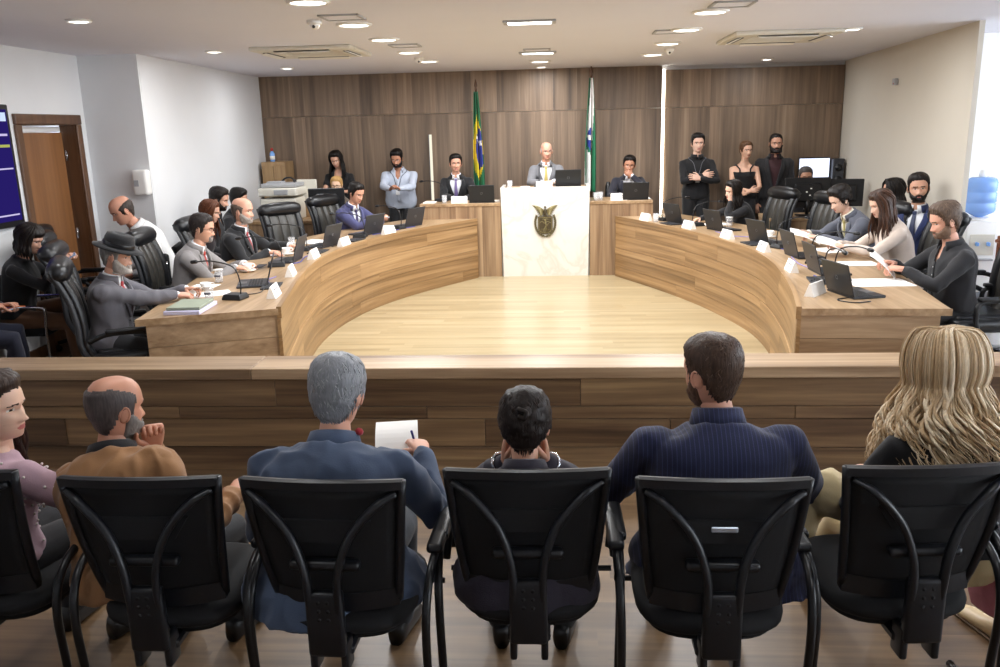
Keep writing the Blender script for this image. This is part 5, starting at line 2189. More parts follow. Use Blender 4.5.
def build_hair(B, root, h, hm, fem, Ti):
    kind = h.get('kind', 'short')
    mat = hairm(h.get('col', '1b1410'), h.get('col', '1b1410'))
    vol, side = h.get('vol', .020), h.get('side', .008)
    seed = h.get('seed', 1.0)
    zb = hairline(h.get('front', .078), h.get('temple', .040), h.get('burn', -.028), h.get('nape', -.088))
    ho = None
    if kind in ('short', 'bald', 'buzz', 'long', 'tied'):
        def mask(p, z):
            a_ = abs(p) * 180 / PI
            wob = .004 * noise.noise(Vector((p * 4 + seed, z * 20, seed)))
            m = (z - zb(p) + wob) / (.026 if a_ < 62 else .012)
            if kind == 'bald':
                a = abs(p) * 180 / PI
                lim = float(np.interp(a, [60, 85, 120, 150, 180], [.02, .045, .060, .055, .05])) + h.get('crown', 0)
                m = min(m, (lim - z) / .014)
            if 'temple_in' in h:
                pass
            return m

        def thick(p, z):
            a = abs(p) * 180 / PI
            tp = max(0, min(1, (z - .02) / .07))
            fr = max(0, math.cos(p)) * h.get('quiff', 0) * tp
            return side + (vol - side) * tp + fr
        ho = cap_mesh(hm, fem, mask, thick, 'hair', mat, root, jitter=h.get('jit', .0022), seed=seed)
    if h.get('coat') and ho:
        rr = random.Random(int(seed * 77))
        mb = MB()
        cnt = 0
        while cnt < h['coat']:
            a, z = rr.uniform(-PI, PI), rr.uniform(-.09, .117)
            if rr.random() > max(.12, (1 - (z / .119) ** 2) ** .5 if z > 0 else 1):
                continue
            if mask(a, z) < .35:
                continue
            cnt += 1
            pts = []
            ln = h.get('coat_len', .03) * rr.uniform(.6, 1.3)
            da = rr.uniform(-.25, .25) * ln / .03
            lift = rr.uniform(-.001, .0035)
            for q in range(4):
                zz = z - ln * q / 3 * (.55 + .45 * (1 - max(0, z) / .12))
                pts.append(head_point(a + da * q / 3, zz, fem, thick(a, zz) * min(1, max(.2, mask(a, zz))) + lift - .0012 * q / 3 * (q == 0)))
            mb.tube(pts, [.0012, .0026, .0022, .0006], 4, rr.choice((0, 0, 1)) if h.get('col2') else 0, hm)
        mb.build('hair_strands', [mat] + ([hairm(h['col2'], h['col2'])] if h.get('col2') else []), ho, flip=False)
    if h.get('beard'):
        bc = h.get('beard_col', h.get('col', '1b1410'))
        full = h.get('beard_t', .008)
        lo = h.get('beard_long', 0.0)

        def bm_(p, z):
            a = abs(p) * 180 / PI
            up = float(np.interp(a, [0, 14, 22, 34, 60, 80, 92], [-.0555, -.0555, -.062, -.066, -.045, -.015, .0]))
            m = (up - z) / .008
            m = min(m, (88 - a) / 9)
            # leave the lips free
            if a < 20 and -.080 < z < -.0625:
                x = a / 17
                m = min(m, (x - 1) * 2)
            if h['beard'] == 'goatee':
                m = min(m, (30 - a) / 7)
            return m
        cap_mesh(hm, fem, bm_, lambda p, z: full + lo * max(0, min(1, (-.06 - z) / .05)) * max(0, math.cos(p)), 'beard', hairm(bc, bc), root, jitter=.0025, seed=seed + 3)
    if kind in ('long', 'tied') and h.get('strands', True):
        rr = random.Random(int(seed * 100))
        L = h.get('len', .32)
        nst = h.get('n', 46)
        wave = h.get('wave', .008)
        mb = MB()
        dn = hm.to_3x3().inverted() @ Vector((0, 0, -1))
        dn.normalize()
        side_part = h.get('part', .02)
        fa = h.get('face', 62)
        for i in range(nst):
            a = R_(fa + (360 - 2 * fa) * (i + rr.uniform(-.4, .4)) / (nst - 1))
            if a > PI:
                a -= 2 * PI
            lay = rr.random()
            off = .010 + .016 * lay + h.get('puff', 0) * rr.random()
            pts = []
            zt = .110
            pts.append(Vector((side_part + .012 * rr.uniform(-1, 1), -.01 + (.045 * math.cos(a) + .02 * rr.uniform(-1, 1) if h.get('locks') else 0), .1178 + off * .6)))
            for z in (.100, .07, .03, -.01, -.045):
                lim = 1.0
                pts.append(head_point(a * (1 if h.get('locks') else min(1, .75 + .3 * (.11 - z) / .1)), z, fem, off + .004))
            p = pts[-1]
            ln = L * rr.uniform(.82, 1.08) * (1 - .22 * h.get('layer', 0) * (1 - abs(math.sin(a / 2))))
            back = Vector((.012 * math.sin(a), -.012 if abs(a) > 1.2 else .008, 0))
            steps = 9
            ph = rr.uniform(0, 6.28) if not h.get('locks') else 9 * noise.noise(Vector((math.sin(a) * 3.2, math.cos(a) * 3.2, seed + lay * .8))) + rr.uniform(-.35, .35)
            fq = rr.uniform(.8, 1.25) * h.get('freq', 9)
            for q in range(1, steps * (2 if wave > .012 else 1) + 1):
                f = q / (steps * (2 if wave > .012 else 1))
                sway = Vector((math.cos(ph + f * fq), math.sin(ph + f * fq) * .7, 0)) * wave * min(1, f * 2.2)
                outw = Vector((math.sin(a), math.cos(a), 0)) * (h.get('spread', .02) * f + .012 * math.sin(PI * min(1, f * 1.2)))
                pts.append(p + dn * (ln * f) + outw + sway + back * f)
            if h.get('locks'):
                pts = spline(pts[:6], 3)[:-1] + spline(pts[5:], 2)
            r0 = h.get('thick', .0105) * rr.uniform(.8, 1.2) * (rr.choice((.8, .8, 1.0, 1.0, 1.9)) if h.get('locks') else 1)
            R2 = []
            for q in range(len(pts)):
                f = q / (len(pts) - 1)
                R2.append(r0 * (.55 + .6 * min(1, f * 4)) * (1 if f < .7 else max(.12, 1 - (f - .7) / .32)))
            mb.tube(pts, R2, 5 if h.get('locks') else 6, rr.choice((0, 0, 1) if not h.get('soft') else (0, 1)) if h.get('col2') else 0, hm, flat=.55 if h.get('locks') else .62)
        mats = [mat] + ([hairm(h['col2'], h['col2'])] if h.get('col2') else [])
        mb.build('hair_length', mats, ho or root, flip=True)
    if kind == 'tied':
        mb = MB()
        bz, by = h.get('bun_z', .01), h.get('bun_y', -.115)
        mb.ball((0, by, bz), (.034, .026, .030), 14, 0, hm)
        mb.tube(spline([(-.02, by - .02, bz + .012), (.012, by - .03, bz + .0), (.004, by - .028, bz - .02), (-.018, by - .022, bz - .014)], 4), .010, 8, 0, hm)
        mb.build('hair_bun', [mat], ho or root)


def glasses(B, c='15151a'):
    g = MB()
    m = plain('glasses_' + c, c, rough=.3)
    for sx in (-1, 1):
        g.tube([Vector((sx * .033 + .024 * math.cos(2 * PI * i / 16), .094, -.003 + .017 * math.sin(2 * PI * i / 16))) for i in range(17)], .0016, 5, 0, B.hm)
        g.tube([(sx * .056, .092, .002), (sx * .076, .06, .003), (sx * .083, -.005, .001)], .0016, 5, 0, B.hm)
    g.tube([(-.010, .098, .0), (0, .1005, .002), (.010, .098, .0)], .0016, 5, 0, B.hm)
    g.build('glasses', [m], B.root)


def phone_at(M, label, c='17181c', size=(.072, .148, .008), group=None, loc=(0, .075, -.030), tiltx=0):
    P = M @ TR(loc) @ RX(tiltx)
    R3 = P.to_3x3()
    R3 = Matrix([list(v) for v in R3])
    R3.normalize()
    e = empty('phone', label, 'phone', P.translation, 0, group)
    e.rotation_euler = R3.to_euler()
    MB().box((0, 0, 0), size, bev=.003, seg=2).build('case', [plain('phone_' + c, c, rough=.3)], e)
    MB().box((0, 0, -size[2] / 2 - .0004), (size[0] * .92, size[1] * .94, .0008)).build('screen', ['laptop_screen'], e)
    return e


def sheet_at(M, label, size=(.21, .297), loc=(0, .12, -.03), tiltx=0, yaw=0, name='paper_sheet', mat='paper'):
    P = M @ TR(loc) @ RZ(yaw) @ RX(tiltx)
    R3 = P.to_3x3()
    R3.normalize()
    mb = MB()
    w, h = size
    rings = []
    for i in range(9):
        y = -h / 2 + h * i / 8
        z = .018 * math.sin(PI * i / 8)
        rings.append([Vector((-w / 2, y, z)), Vector((w / 2, y, z)), Vector((w / 2, y, z + .0012)), Vector((-w / 2, y, z + .0012))])
    mb.loft(rings, smooth=False)
    o = mb.build(name, [mat], loc=P.translation)
    o.rotation_euler = R3.to_euler()
    return tag(o, label, 'paper')

# ---------------------------------------------------------------- people: who is where
AUD = 'people seated in the audience row'
STAFF = 'people standing or sitting behind the desks'
NF = .0075   # finer surface for the near row
DARK, BROWN, GREY = '15100d', '2e1d13', '85868a'


def suit(c='23252d', shirt='e9ebef', tie=None, v=.22, **kw):
    return dict(kind='suit', col=c, under=shirt, tie=tie, v=v, **kw)


# --- audience row, seen from behind
p27 = person('woman in a pink pearl-dotted blouse with long dark hair, in profile at the left edge', (-1.89, 2.60, 0), -12, k=.98, seat=.43, lean=2, curve=16, fem=1, head=(76, 2, 0), headtop=(-1.90, 2.58, 1.165),
             arms={'L': dict(p=(.14, .30, .62)), 'R': dict(w=(-1.56, 2.78, .58), hint=(1, -.3, -.4))}, skn='e0b79e', lip='c06a62', brow='3a2419',
             hair=dict(kind='long', col='33241c', col2='4a3528', len=.36, n=70, wave=.012, front=.074, seed=2.2, thick=.010, part=.0, face=84),
             top=dict(kind='blouse', col='b898a4', ease=1.15, wr=.006, sleeve=.95, back_collar=False), legs_c='141318', voxel=NF, group=AUD)
rr = random.Random(5)
pe = MB()
for i in range(150):
    s, ph = rr.uniform(.10, .50), rr.uniform(-PI, PI)
    q = p27.surf(s, ph, .022)
    pe.ball(tuple(q), .0048, 6)
sh, el, wr, HM, cu, sx = p27.armpts['R']
for i in range(60):
    f = rr.uniform(0, .95)
    a = rr.uniform(0, 2 * PI)
    q = sh.lerp(el, f) if rr.random() < .6 else el.lerp(wr, f * .8)
    d = (el - sh).normalized()
    u = d.cross(Vector((0, 0, 1))).normalized()
    w_ = d.cross(u)
    pe.ball(tuple(q + (u * math.cos(a) + w_ * math.sin(a)) * .060), .0048, 6)
tag(pe.build('pearl_beading', [plain('pearl', 'f3ece6', rough=.2)], p27.garment), kind='stuff')
MB().limb([el.lerp(wr, .72), el.lerp(wr, .97)], [.055, .058], 14).build('cuff', ['seat_fabric'], p27.garment)

p28 = person('balding man with grey beard in a tan brown jacket, hand at his chin', (-1.37, 2.60, 0), -6, k=.92, seat=.43, lean=2, curve=22, tilt=-15, belly=.0, wide=1.08, head=(28, 6, 0), headtop=(-1.50, 2.63, 1.145),
             arms={'L': dict(h=(.02, .135, -.18), hint=(.6, .6, -1), dir=(-.1, -.1, 1), back=(.6, .8, 0), curl=75), 'R': dict(w=(-1.16, 2.72, .66), hint=(.6, -.5, -1), dir=(-.1, 1, .15))}, skn='c98f74',
             hair=dict(kind='bald', col='4a4240', crown=.02, vol=.003, side=.0025, jit=.001, beard='full', beard_col='77716c', beard_t=.006, seed=4), brow='3a2f2a',
             top=dict(kind='jacket', col='9a6f47', wr=.012, wscale=16, ease=1.15, collar_col='17171b', collar_h=.03), legs_c='15161b', voxel=NF, group=AUD)
p29 = person('man with thick grey hair in a slate blue jacket, writing', (-.70, 2.60, 0), 0, k=.97, seat=.43, lean=2, curve=22, belly=.03, wide=1.22, head=(4, 16, 0), headtop=(-.735, 2.66, 1.195),
             arms={'R': dict(w=(-.50, 2.84, .78), hint=(.45, -.5, -1), curl=50, dir=(-.4, 1, .1)), 'L': dict(p=(.20, .34, .66), hint=(.4, -.4, -1))}, skn='d9a288',
             hair=dict(kind='short', col='86888c', vol=.022, side=.012, jit=.003, nape=-.096, seed=6, front=.07, coat=1500, coat_len=.034, col2='a2a3a5'), brow='55504c',
             top=dict(kind='jacket', col='46546c', wr=.0085, wscale=15, ease=1.25, flare=.34, hem=-.08, collar_h=.034), legs_c='2a3038', voxel=NF, group=AUD)
MB().tube([p29.surf(.555, a, .014) + Vector((0, 0, .034)) for a in [R_(60 + 12 * i) for i in range(4)]], .012, 8).build('scarf_edge', [fabric('cloth_red', 'b0303a')], p29.root)
p30 = person('dark-haired person with a bun in a dark jacket, both hands at the face', (-.11, 2.60, 0), 0, k=.90, seat=.43, lean=-6, curve=24, fem=1, wide=1.28, head=(0, 18, 0), headtop=(-.11, 2.58, 1.10),
             arms={'R': dict(h=(.075, .06, -.14), hint=(1, .5, -1), dir=(-.1, .2, 1), back=(1, .2, 0), curl=45), 'L': dict(h=(.0 - .075, .06, -.14), hint=(1, .5, -1), dir=(-.1, .2, 1), back=(1, .2, 0), curl=45)}, skn='d6a287',
             hair=dict(kind='tied', col='1f1612', vol=.022, side=.020, jit=.004, strands=False, bun_z=.045, bun_y=-.115, seed=8, nape=-.09, coat=900, coat_len=.03, col2='33251d'), brow=DARK,
             top=dict(kind='jacket', col='2b2633', wr=.007, ease=.95, collar_h=.03, voxel=.008), legs_c='15161b', voxel=NF, group=AUD)
for sd in 'LR':
    sh, el, wr, HM, cu, sx = p30.armpts[sd]
    MB().tube([wr.lerp(el, .12) + (frame((wr - el), Vector((0, 1, .2))) @ Vector((.036 * math.cos(2 * PI * i / 12), 0, .036 * math.sin(2 * PI * i / 12)))) for i in range(13)], .006, 6).build('bracelet', ['chrome'], p30.root)
p31 = person('broad man with short brown hair in a navy pinstripe suit, face turned left', (.49, 2.64, 0), 2, k=1.02, seat=.43, lean=2, curve=14, belly=.02, wide=1.26, head=(-34, 6, 0), headtop=(.51, 2.77, 1.235),
             arms={'R': dict(p=(.18, .36, .66), hint=(1, -.3, -.7)), 'L': dict(p=(.18, .36, .66), hint=(1, -.3, -.7))}, skn='d79f85',
             hair=dict(kind='short', col='4a382d', vol=.012, side=.004, jit=.0015, coat=1300, coat_len=.016, col2='5d4a3c', beard='full', beard_col='5e4638', beard_t=.002, seed=9, nape=-.09, front=.07), brow='3a2a20',
             top=suit('1b2140', 'dfe3ee', '2a3050', stripe='343b64', wr=.006, ease=1.1, collar_h=.044, collar=False, flare=.30, hem=-.12), legs_c='1a1f38', voxel=NF, group=AUD)
p32 = person('woman with long wavy blonde hair in a black top and beige trousers', (1.20, 2.64, 0), 4, k=.97, seat=.43, lean=2, curve=14, fem=1, wide=1.12, head=(-6, 8, 0), headtop=(1.275, 2.78, 1.225),
             arms={'R': dict(p=(.16, .34, .64)), 'L': dict(p=(.16, .34, .64))}, skn='dcae94',
             hair=dict(kind='long', col='bfa27c', col2='ead6b6', len=.33, n=1000, wave=.034, freq=10, locks=1, vol=.024, side=.016, front=.078, seed=3.3, thick=.0035, soft=1, puff=.036, spread=.07, part=-.015, jit=.002, face=50), brow='6b5238',
             top=dict(kind='blouse', col='121115', wr=.006, ease=1.1, sleeve=1.0, back_collar=False), legs_c='c6b083', voxel=NF, group=AUD, feet={'L': (.22, .62, .075), 'R': (.10, .50, .075)}, shoe='cdbfa6')
sheet_at(TR(p29.arm['R']) @ RZ(10), 'white paper held by the grey-haired man in blue', (.16, .21), (-.07, .06, .02), 15)
e = empty('pen', 'dark blue pen in the hand of the grey-haired man', 'pen', p29.arm['R'])
MB().tube([(-.01, -.02, .07), (.0, .03, -.03), (.001, .035, -.04)], [.0045, .0045, .001], 8).build('barrel', [plain('pen_blue', '2a2f7a', rough=.3)], e)
e = empty('coat', 'beige coat lying over the thigh of the blonde woman', 'coat', (.93, 2.80, .60))
cm = MB()
cm.limb([(.10, .02, .0), (.02, .06, .02), (-.04, .10, .0), (-.07, .06, -.10), (-.06, .0, -.19)], [.07, .09, .085, .07, .05], 14)
me = remesh(cm, .010, 2)
wrinkle(me, .012, 14, 3)
link('cloth', me, [fabric('cloth_cream', 'cbb98f')], e)
e = empty('pink_bag', 'soft pink bag hanging by the chair at the right edge', 'bag', (1.57, 2.80, .26), R_(10))
cm = MB()
cm.limb([(0, 0, .02), (0, 0, .14), (0, 0, .27), (0, 0, .34)], [.115, .13, .11, .07], 16)
me = remesh(cm, .010, 3)
wrinkle(me, .010, 12, 5)
link('pouch', me, [fabric('cloth_pink', 'c2798c')], e)
MB().tube(spline([(-.06, 0, .36), (-.05, 0, .48), (.05, 0, .48), (.06, 0, .36)], 5), .010, 8).build('handle', [fabric('cloth_pink', 'c2798c')], e)
for sx in (0, 1):
    e = empty('sandal', ('left' if not sx else 'right') + ' beige shoe on the floor below the pink bag', 'shoe', (1.62 + .13 * sx, 2.98 + .05 * sx, 0), R_(15))
    mbs = MB()
    mbs.loft([[Vector((w * math.cos(a), y, h0 + (h1 - h0) * (.5 + .5 * math.sin(a)))) for a in [2 * PI * q / 14 for q in range(14)]] for y, w, h0, h1 in ((-.10, .022, 0, .07), (-.07, .034, 0, .08), (0, .036, 0, .06), (.08, .042, 0, .05), (.13, .025, .004, .035))])
    mbs.build('upper', [plain('shoe_beige', 'd3bd97', rough=.4)], e)
    MB().box((0, .01, .006), (.075, .24, .012), bev=.004).build('sole', [plain('shoe_sole', '6e5a44')], e)

# --- left side of the horseshoe
p12 = person('grey-bearded man in a black felt hat and grey suit at the left desk end', (-2.98, 5.48, 0), -80, k=.96, lean=0, curve=12, head=(0, 14, 0), headtop=(-2.96, 5.48, 1.262),
             arms={'R': dict(w=(-2.70, 5.70, .815), hint=(.6, -.6, -.5), dir=(-.3, 1, -.1), curl=45), 'L': dict(w=(-2.70, 5.84, .83), hint=(.5, -.5, -.6), dir=(-.3, 1, .1), curl=45)}, skn='d3a18a',
             hair=dict(kind='short', col='7c7a78', vol=.010, side=.007, beard='full', beard_col='a8a29c', beard_t=.012, beard_long=.022, seed=3), brow='6a6561',
             top=suit('5e5c62', 'eceef2', 'b0252e', wr=.007, ease=1.05))
HH = p12.hm
ht = MB()
ht.lathe([(.150, .046), (.152, .052), (.11, .060), (.094, .064), (.093, .085), (.089, .12), (.080, .150), (.05, .158), (.02, .150), (.004, .148)], 28, M=HH @ RX(-4) @ Matrix.Diagonal((.98, 1.14, 1, 1)))
ht.lathe([(.150, .045), (.094, .05), (.090, .06)], 28, M=HH @ RX(-4) @ Matrix.Diagonal((.98, 1.14, 1, 1)))
h_ = ht.build('hat', [fabric('felt_black', '151518', rough=.9)], p12.root)
MB().lathe([(.0955, .066), (.0965, .07), (.0955, .092), (.0945, .094)], 28, M=HH @ RX(-4) @ Matrix.Diagonal((.98, 1.14, 1, 1))).build('hat_band', ['satin_black'], h_)
p11 = person('dark-haired man with glasses in a light grey suit and red tie', (-3.12, 7.0, 0), -84, k=.97, lean=8, curve=16, belly=.05, wide=1.08, head=(2, 10, 0), headtop=(-2.98, 6.93, 1.275),
             arms={'R': dict(w=(-2.74, 6.90, .815), hint=(.8, -.5, -.5), dir=(-.2, 1, -.1)), 'L': dict(w=(-2.74, 7.12, .815), hint=(.6, -.5, -.5), dir=(-.3, 1, -.1))}, skn='d2a086',
             hair=dict(kind='short', col='2b2422', vol=.013, side=.007, coat=400, coat_len=.03, col2='3a302c', beard='goatee', beard_col='8d8783', beard_t=.004, seed=5), brow='332a26',
             top=suit('84807f', 'eef0f3', 'b5362c', wr=.006))
glasses(p11)
p10 = person('bald bearded man in a black suit with a red tie', (-3.12, 8.0, 0), -88, k=1.02, lean=3, curve=12, belly=.06, wide=1.15, head=(8, 4, 0), headtop=(-3.0, 7.90, 1.335),
             arms={'R': dict(w=(-2.76, 7.80, .815), hint=(.8, -.5, -.5), dir=(-.1, 1, -.1)), 'L': dict(w=(-2.68, 8.22, .82), hint=(.8, -.4, -.5), dir=(-.3, 1, -.15), curl=15)}, skn='d8a48c',
             hair=dict(kind='bald', col='5a4d45', vol=.003, side=.003, jit=.0005, beard='full', beard_col='a39a92', beard_t=.005, seed=7), brow='4a3d35',
             top=suit('15161a', 'eef0f4', 'a92a34', wr=.006, pin=.11))
p09 = person('dark-haired man in a violet-blue suit looking at his white phone', (-2.52, 10.2, 0), -118, k=.98, lean=8, curve=14, head=(4, 20, 0), headtop=(-2.38, 10.05, 1.312),
             arms={'R': dict(w=(-2.16, 9.98, .90), hint=(.8, -.4, -.7), dir=(-.5, 1, .3), curl=45), 'L': dict(w=(-2.12, 10.10, .90), hint=(.8, -.4, -.7), dir=(-.5, 1, .3), curl=45)}, skn='cf9a80',
             hair=dict(kind='short', col='17110e', vol=.018, side=.007, coat=350, coat_len=.03, seed=2), brow=DARK, top=suit('44466e', 'eef0f6', '37305c', wr=.005))
phone_at(p09.hand_L, 'white phone held by the man in the violet suit', 'd9d9de')
p13 = person('balding man in a white shirt looking down behind the man in the hat', (-3.90, 7.45, 0), 128, k=1.04, seat=.52, lean=10, curve=26, belly=.02, head=(-6, 26, 0), headtop=(-4.0, 7.42, 1.39),
             arms={'R': dict(p=(.16, .32, .70)), 'L': dict(p=(.16, .32, .70))}, skn='cf957b', hair=dict(kind='bald', col='3d342f', vol=.004, side=.004, jit=.001, seed=5), brow='3a2f2a',
             top=dict(kind='shirt', col='e4e3e2', sleeve=1.0, ease=1.1), legs_c='24262c', group=STAFF)
p14 = person('woman with a dark bob in black clothes looking at her phone by the left wall', (-4.20, 6.30, 0), -82, k=.94, lean=2, curve=18, fem=1, head=(4, 22, 0), headtop=(-4.05, 6.26, 1.275),
             arms={'R': dict(w=(-3.90, 6.26, 1.0), hint=(.7, -.3, -1), dir=(-.4, 1, .5), curl=55), 'L': dict(w=(-3.88, 6.36, 1.0), hint=(.7, -.3, -1), dir=(-.5, 1, .5), curl=55)}, skn='cb9c86',
             hair=dict(kind='long', col='1c1512', len=.12, n=60, wave=.004, vol=.02, side=.016, thick=.0095, seed=4, spread=.0, front=.05, part=0), brow=DARK, feet={'L': (.10, .52, .26), 'R': (.02, .44, .12)},
             top=dict(kind='blouse', col='131316', ease=1.2, back_collar=False), legs_c='6b4a33', shoe='121212', group=STAFF)
phone_at(p14.hand_R, 'pale phone in the hands of the woman by the left wall', '7f8fae')
p15 = person('person in dark navy trousers at the left picture edge holding a phone', (-4.42, 5.62, 0), -62, k=1.0, lean=6, curve=14, head=(0, 24, 0),
             arms={'R': dict(w=(-4.07, 5.62, .74), hint=(.7, -.3, -.8), dir=(-.4, 1, .2), curl=55), 'L': dict(w=(-4.04, 5.74, .74), hint=(.7, -.3, -.8), dir=(-.5, 1, .2), curl=55)}, skn='c48f76',
             hair=dict(kind='short', col=DARK, seed=3), brow=DARK, top=dict(kind='shirt', col='1e2130'), legs_c='191c30', group=STAFF)
phone_at(p15.hand_L, 'phone with an orange case held at the left picture edge', 'c8641e')
p16 = person('young bearded man with dark hair behind the man with the red tie', (-3.78, 9.05, 0), -80, k=.98, lean=4, curve=12, head=(6, 16, 0), headtop=(-3.63, 8.98, 1.355), skn='cf9e86',
             hair=dict(kind='short', col='1b1411', vol=.024, side=.010, coat=350, coat_len=.03, beard='full', beard_t=.004, seed=6), brow=DARK, top=dict(kind='shirt', col='17171b'), group=STAFF)
p17 = person('person with auburn hair just behind the man with glasses', (-3.55, 8.22, 0), -75, k=.92, lean=6, curve=14, fem=1, head=(10, 16, 0), headtop=(-3.42, 8.20, 1.285), skn='d7a78f',
             hair=dict(kind='long', col='5a3320', len=.26, n=44, vol=.018, side=.014, seed=7), brow='4a2a1a', top=dict(kind='blouse', col='2b2328', back_collar=False), group=STAFF)
p18 = person('dark-haired person in black seated close to the printer', (-3.88, 9.95, 0), -85, k=.96, lean=6, curve=12, head=(0, 14, 0), headtop=(-3.75, 9.85, 1.285), skn='c9967c',
             hair=dict(kind='short', col='120d0b', vol=.026, side=.014, seed=8), brow=DARK, top=dict(kind='shirt', col='15151a'), group=STAFF)
p19 = person('blonde woman with glasses half hidden behind the left computer screen', (-2.88, 11.28, 0), 180, k=.90, lean=8, curve=16, fem=1, head=(0, 8, 0), headtop=(-2.93, 11.15, 1.335), skn='e4bea2',
             hair=dict(kind='short', col='b38d58', vol=.018, side=.012, seed=3), brow='6a4c30', top=dict(kind='blouse', col='5a5148', back_collar=False), group=STAFF)
glasses(p19)

# --- standing along the back wall
p01 = person('standing woman with long black hair in a black short-sleeved top', (-3.10, 11.92, 0), 180, k=.945, sit=False, lean=2, curve=8, fem=1, wide=1.08, head=(4, 22, 4), headtop=(-3.12, 11.86, 1.645),
             arms={'R': dict(w=(-3.13, 11.62, 1.10), hint=(.8, -.2, -.8), dir=(-.8, .4, .3), curl=55), 'L': dict(w=(-2.98, 11.62, 1.10), hint=(.8, -.2, -.8), dir=(-.8, .4, .3), curl=55)}, skn='c99a82',
             hair=dict(kind='long', col='100c0b', len=.30, n=56, seed=4, part=.0), brow=DARK, top=dict(kind='dress', col='111114', v=.34, vw=.05, sleeve=.4), legs_c='111114', group=STAFF)
phone_at(p01.hand_R, 'dark phone in the hands of the woman with long black hair', '1a1a1e')
p02 = person('bearded man in a pale blue shirt with a lanyard typing on his phone', (-2.24, 11.95, 0), 178, k=.95, sit=False, lean=2, curve=10, belly=.05, wide=1.2, head=(4, 20, 0), headtop=(-2.25, 11.88, 1.645),
             arms={'R': dict(w=(-2.29, 11.58, 1.13), hint=(1, -.1, -.7), dir=(-.6, .6, .5), curl=55), 'L': dict(w=(-2.17, 11.58, 1.13), hint=(1, -.1, -.7), dir=(-.6, .6, .5), curl=55)}, skn='b98266',
             hair=dict(kind='short', col='14100e', vol=.024, side=.006, beard='full', beard_t=.011, seed=2), brow=DARK, top=dict(kind='shirt', col='bcc4d4', ease=1.25, lanyard='2a2a30', hem=-.06), legs_c='121216', group=STAFF)
phone_at(p02.hand_L, 'dark phone in the hands of the man with the lanyard', '15151a')
p03 = person('young dark-haired man all in black with crossed arms and a lanyard', (1.92, 11.95, 0), 178, k=1.015, sit=False, lean=0, curve=4, head=(-4, 2, 0), headtop=(1.92, 11.93, 1.775),
             arms={'R': dict(p=(-.05, .23, 1.20), hint=(1, .1, -.8), dir=(-1, .15, .1), back=(0, 1, .2), curl=20), 'L': dict(p=(.02, .27, 1.16), hint=(1, .1, -.8), dir=(-1, .1, .25), back=(0, 1, .3), curl=20)}, skn='e2b8a3',
             hair=dict(kind='short', col='140f0e', vol=.022, side=.008, seed=6), brow=DARK, top=dict(kind='shirt', col='111115', ease=1.1, lanyard='6a6a70', hem=-.06, placket=False, open=False), legs_c='0f0f13', group=STAFF)
p04 = person('woman with tied-back brown hair in a black tank top with crossed arms', (2.54, 11.92, 0), 176, k=.955, sit=False, lean=0, curve=5, fem=1, wide=1.1, head=(-22, 4, 0), headtop=(2.565, 11.88, 1.66),
             arms={'R': dict(p=(-.06, .22, 1.05), hint=(1, .1, -.8), dir=(-1, .15, .1), back=(0, 1, .2), curl=20), 'L': dict(p=(.0, .26, 1.01), hint=(1, .1, -.8), dir=(-1, .1, .1), back=(0, 1, .3), curl=20)}, skn='dcae94',
             hair=dict(kind='tied', col='5a3f2a', vol=.014, side=.012, strands=False, seed=5, bun_z=-.04, bun_y=-.10), brow='3a2a1e', top=dict(kind='tank', col='101013'), legs_c='15151a', group=STAFF)
p05 = person('heavily bearded man in black jacket over maroon shirt standing at the right', (2.97, 11.95, 0), 172, k=1.0, sit=False, lean=0, curve=5, wide=1.08, head=(-6, 4, 0), headtop=(2.965, 11.92, 1.75),
             arms={'R': dict(p=(.22, .08, .80)), 'L': dict(p=(.22, .08, .80))}, skn='c9977f',
             hair=dict(kind='short', col='1a1311', vol=.010, side=.004, beard='full', beard_t=.014, beard_long=.045, seed=8, front=.085, temple=.06), brow=DARK, top=suit('1b1a1d', '3a1a20', None, v=.05, vw=.085, collar=True), legs_c='121216', group=STAFF)
p21 = person('grey-haired man whose face shows just above the large right screen', (3.14, 11.30, 0), 176, k=.97, lean=6, curve=12, head=(0, 8, 0), headtop=(3.18, 11.18, 1.335), skn='b98a70',
             hair=dict(kind='short', col='4a4644', vol=.014, side=.007, seed=4), brow='2a2420', top=dict(kind='shirt', col='1d1d22'), group=STAFF)

# --- raised desks
p06 = person('dark-haired man in a black suit and purple tie at the left raised desk', (-1.38, 11.86, .22), 180, k=.97, seat=.46, lean=6, curve=12, head=(-12, 2, 0), headtop=(-1.395, 11.72, 1.575), group='people at the raised desks',
             arms={'R': dict(w=(-1.40, 11.40, 1.00), hint=(.8, -.3, -.6), dir=(-.8, .5, 0), curl=50), 'L': dict(w=(-1.24, 11.40, 1.00), hint=(.8, -.3, -.6), dir=(-.8, .5, 0), curl=50)}, skn='cf9b82',
             hair=dict(kind='short', col='15100e', vol=.022, side=.008, seed=3), brow=DARK, top=suit('141519', 'e9eaf0', '7a6a9c'))
p07 = person('bald elderly man in a grey suit presiding at the marble rostrum', (-.14, 11.9, .36), 180, k=.97, seat=.46, lean=6, curve=12, belly=.03, head=(-14, 6, 0), headtop=(-.145, 11.72, 1.715), group='people at the raised desks',
             arms={'R': dict(w=(-.20, 11.40, 1.19), hint=(.9, -.2, -.6), dir=(-1, .2, 0), curl=25), 'L': dict(w=(-.05, 11.38, 1.20), hint=(.9, -.2, -.6), dir=(-1, .2, 0), curl=25)}, skn='dba48c',
             hair=dict(kind='bald', col='a9a19b', vol=.003, side=.003, jit=.0005, seed=2, crown=-.02), brow='8a7f78', top=suit('77777b', 'f0f0f2', 'c9b46a'))
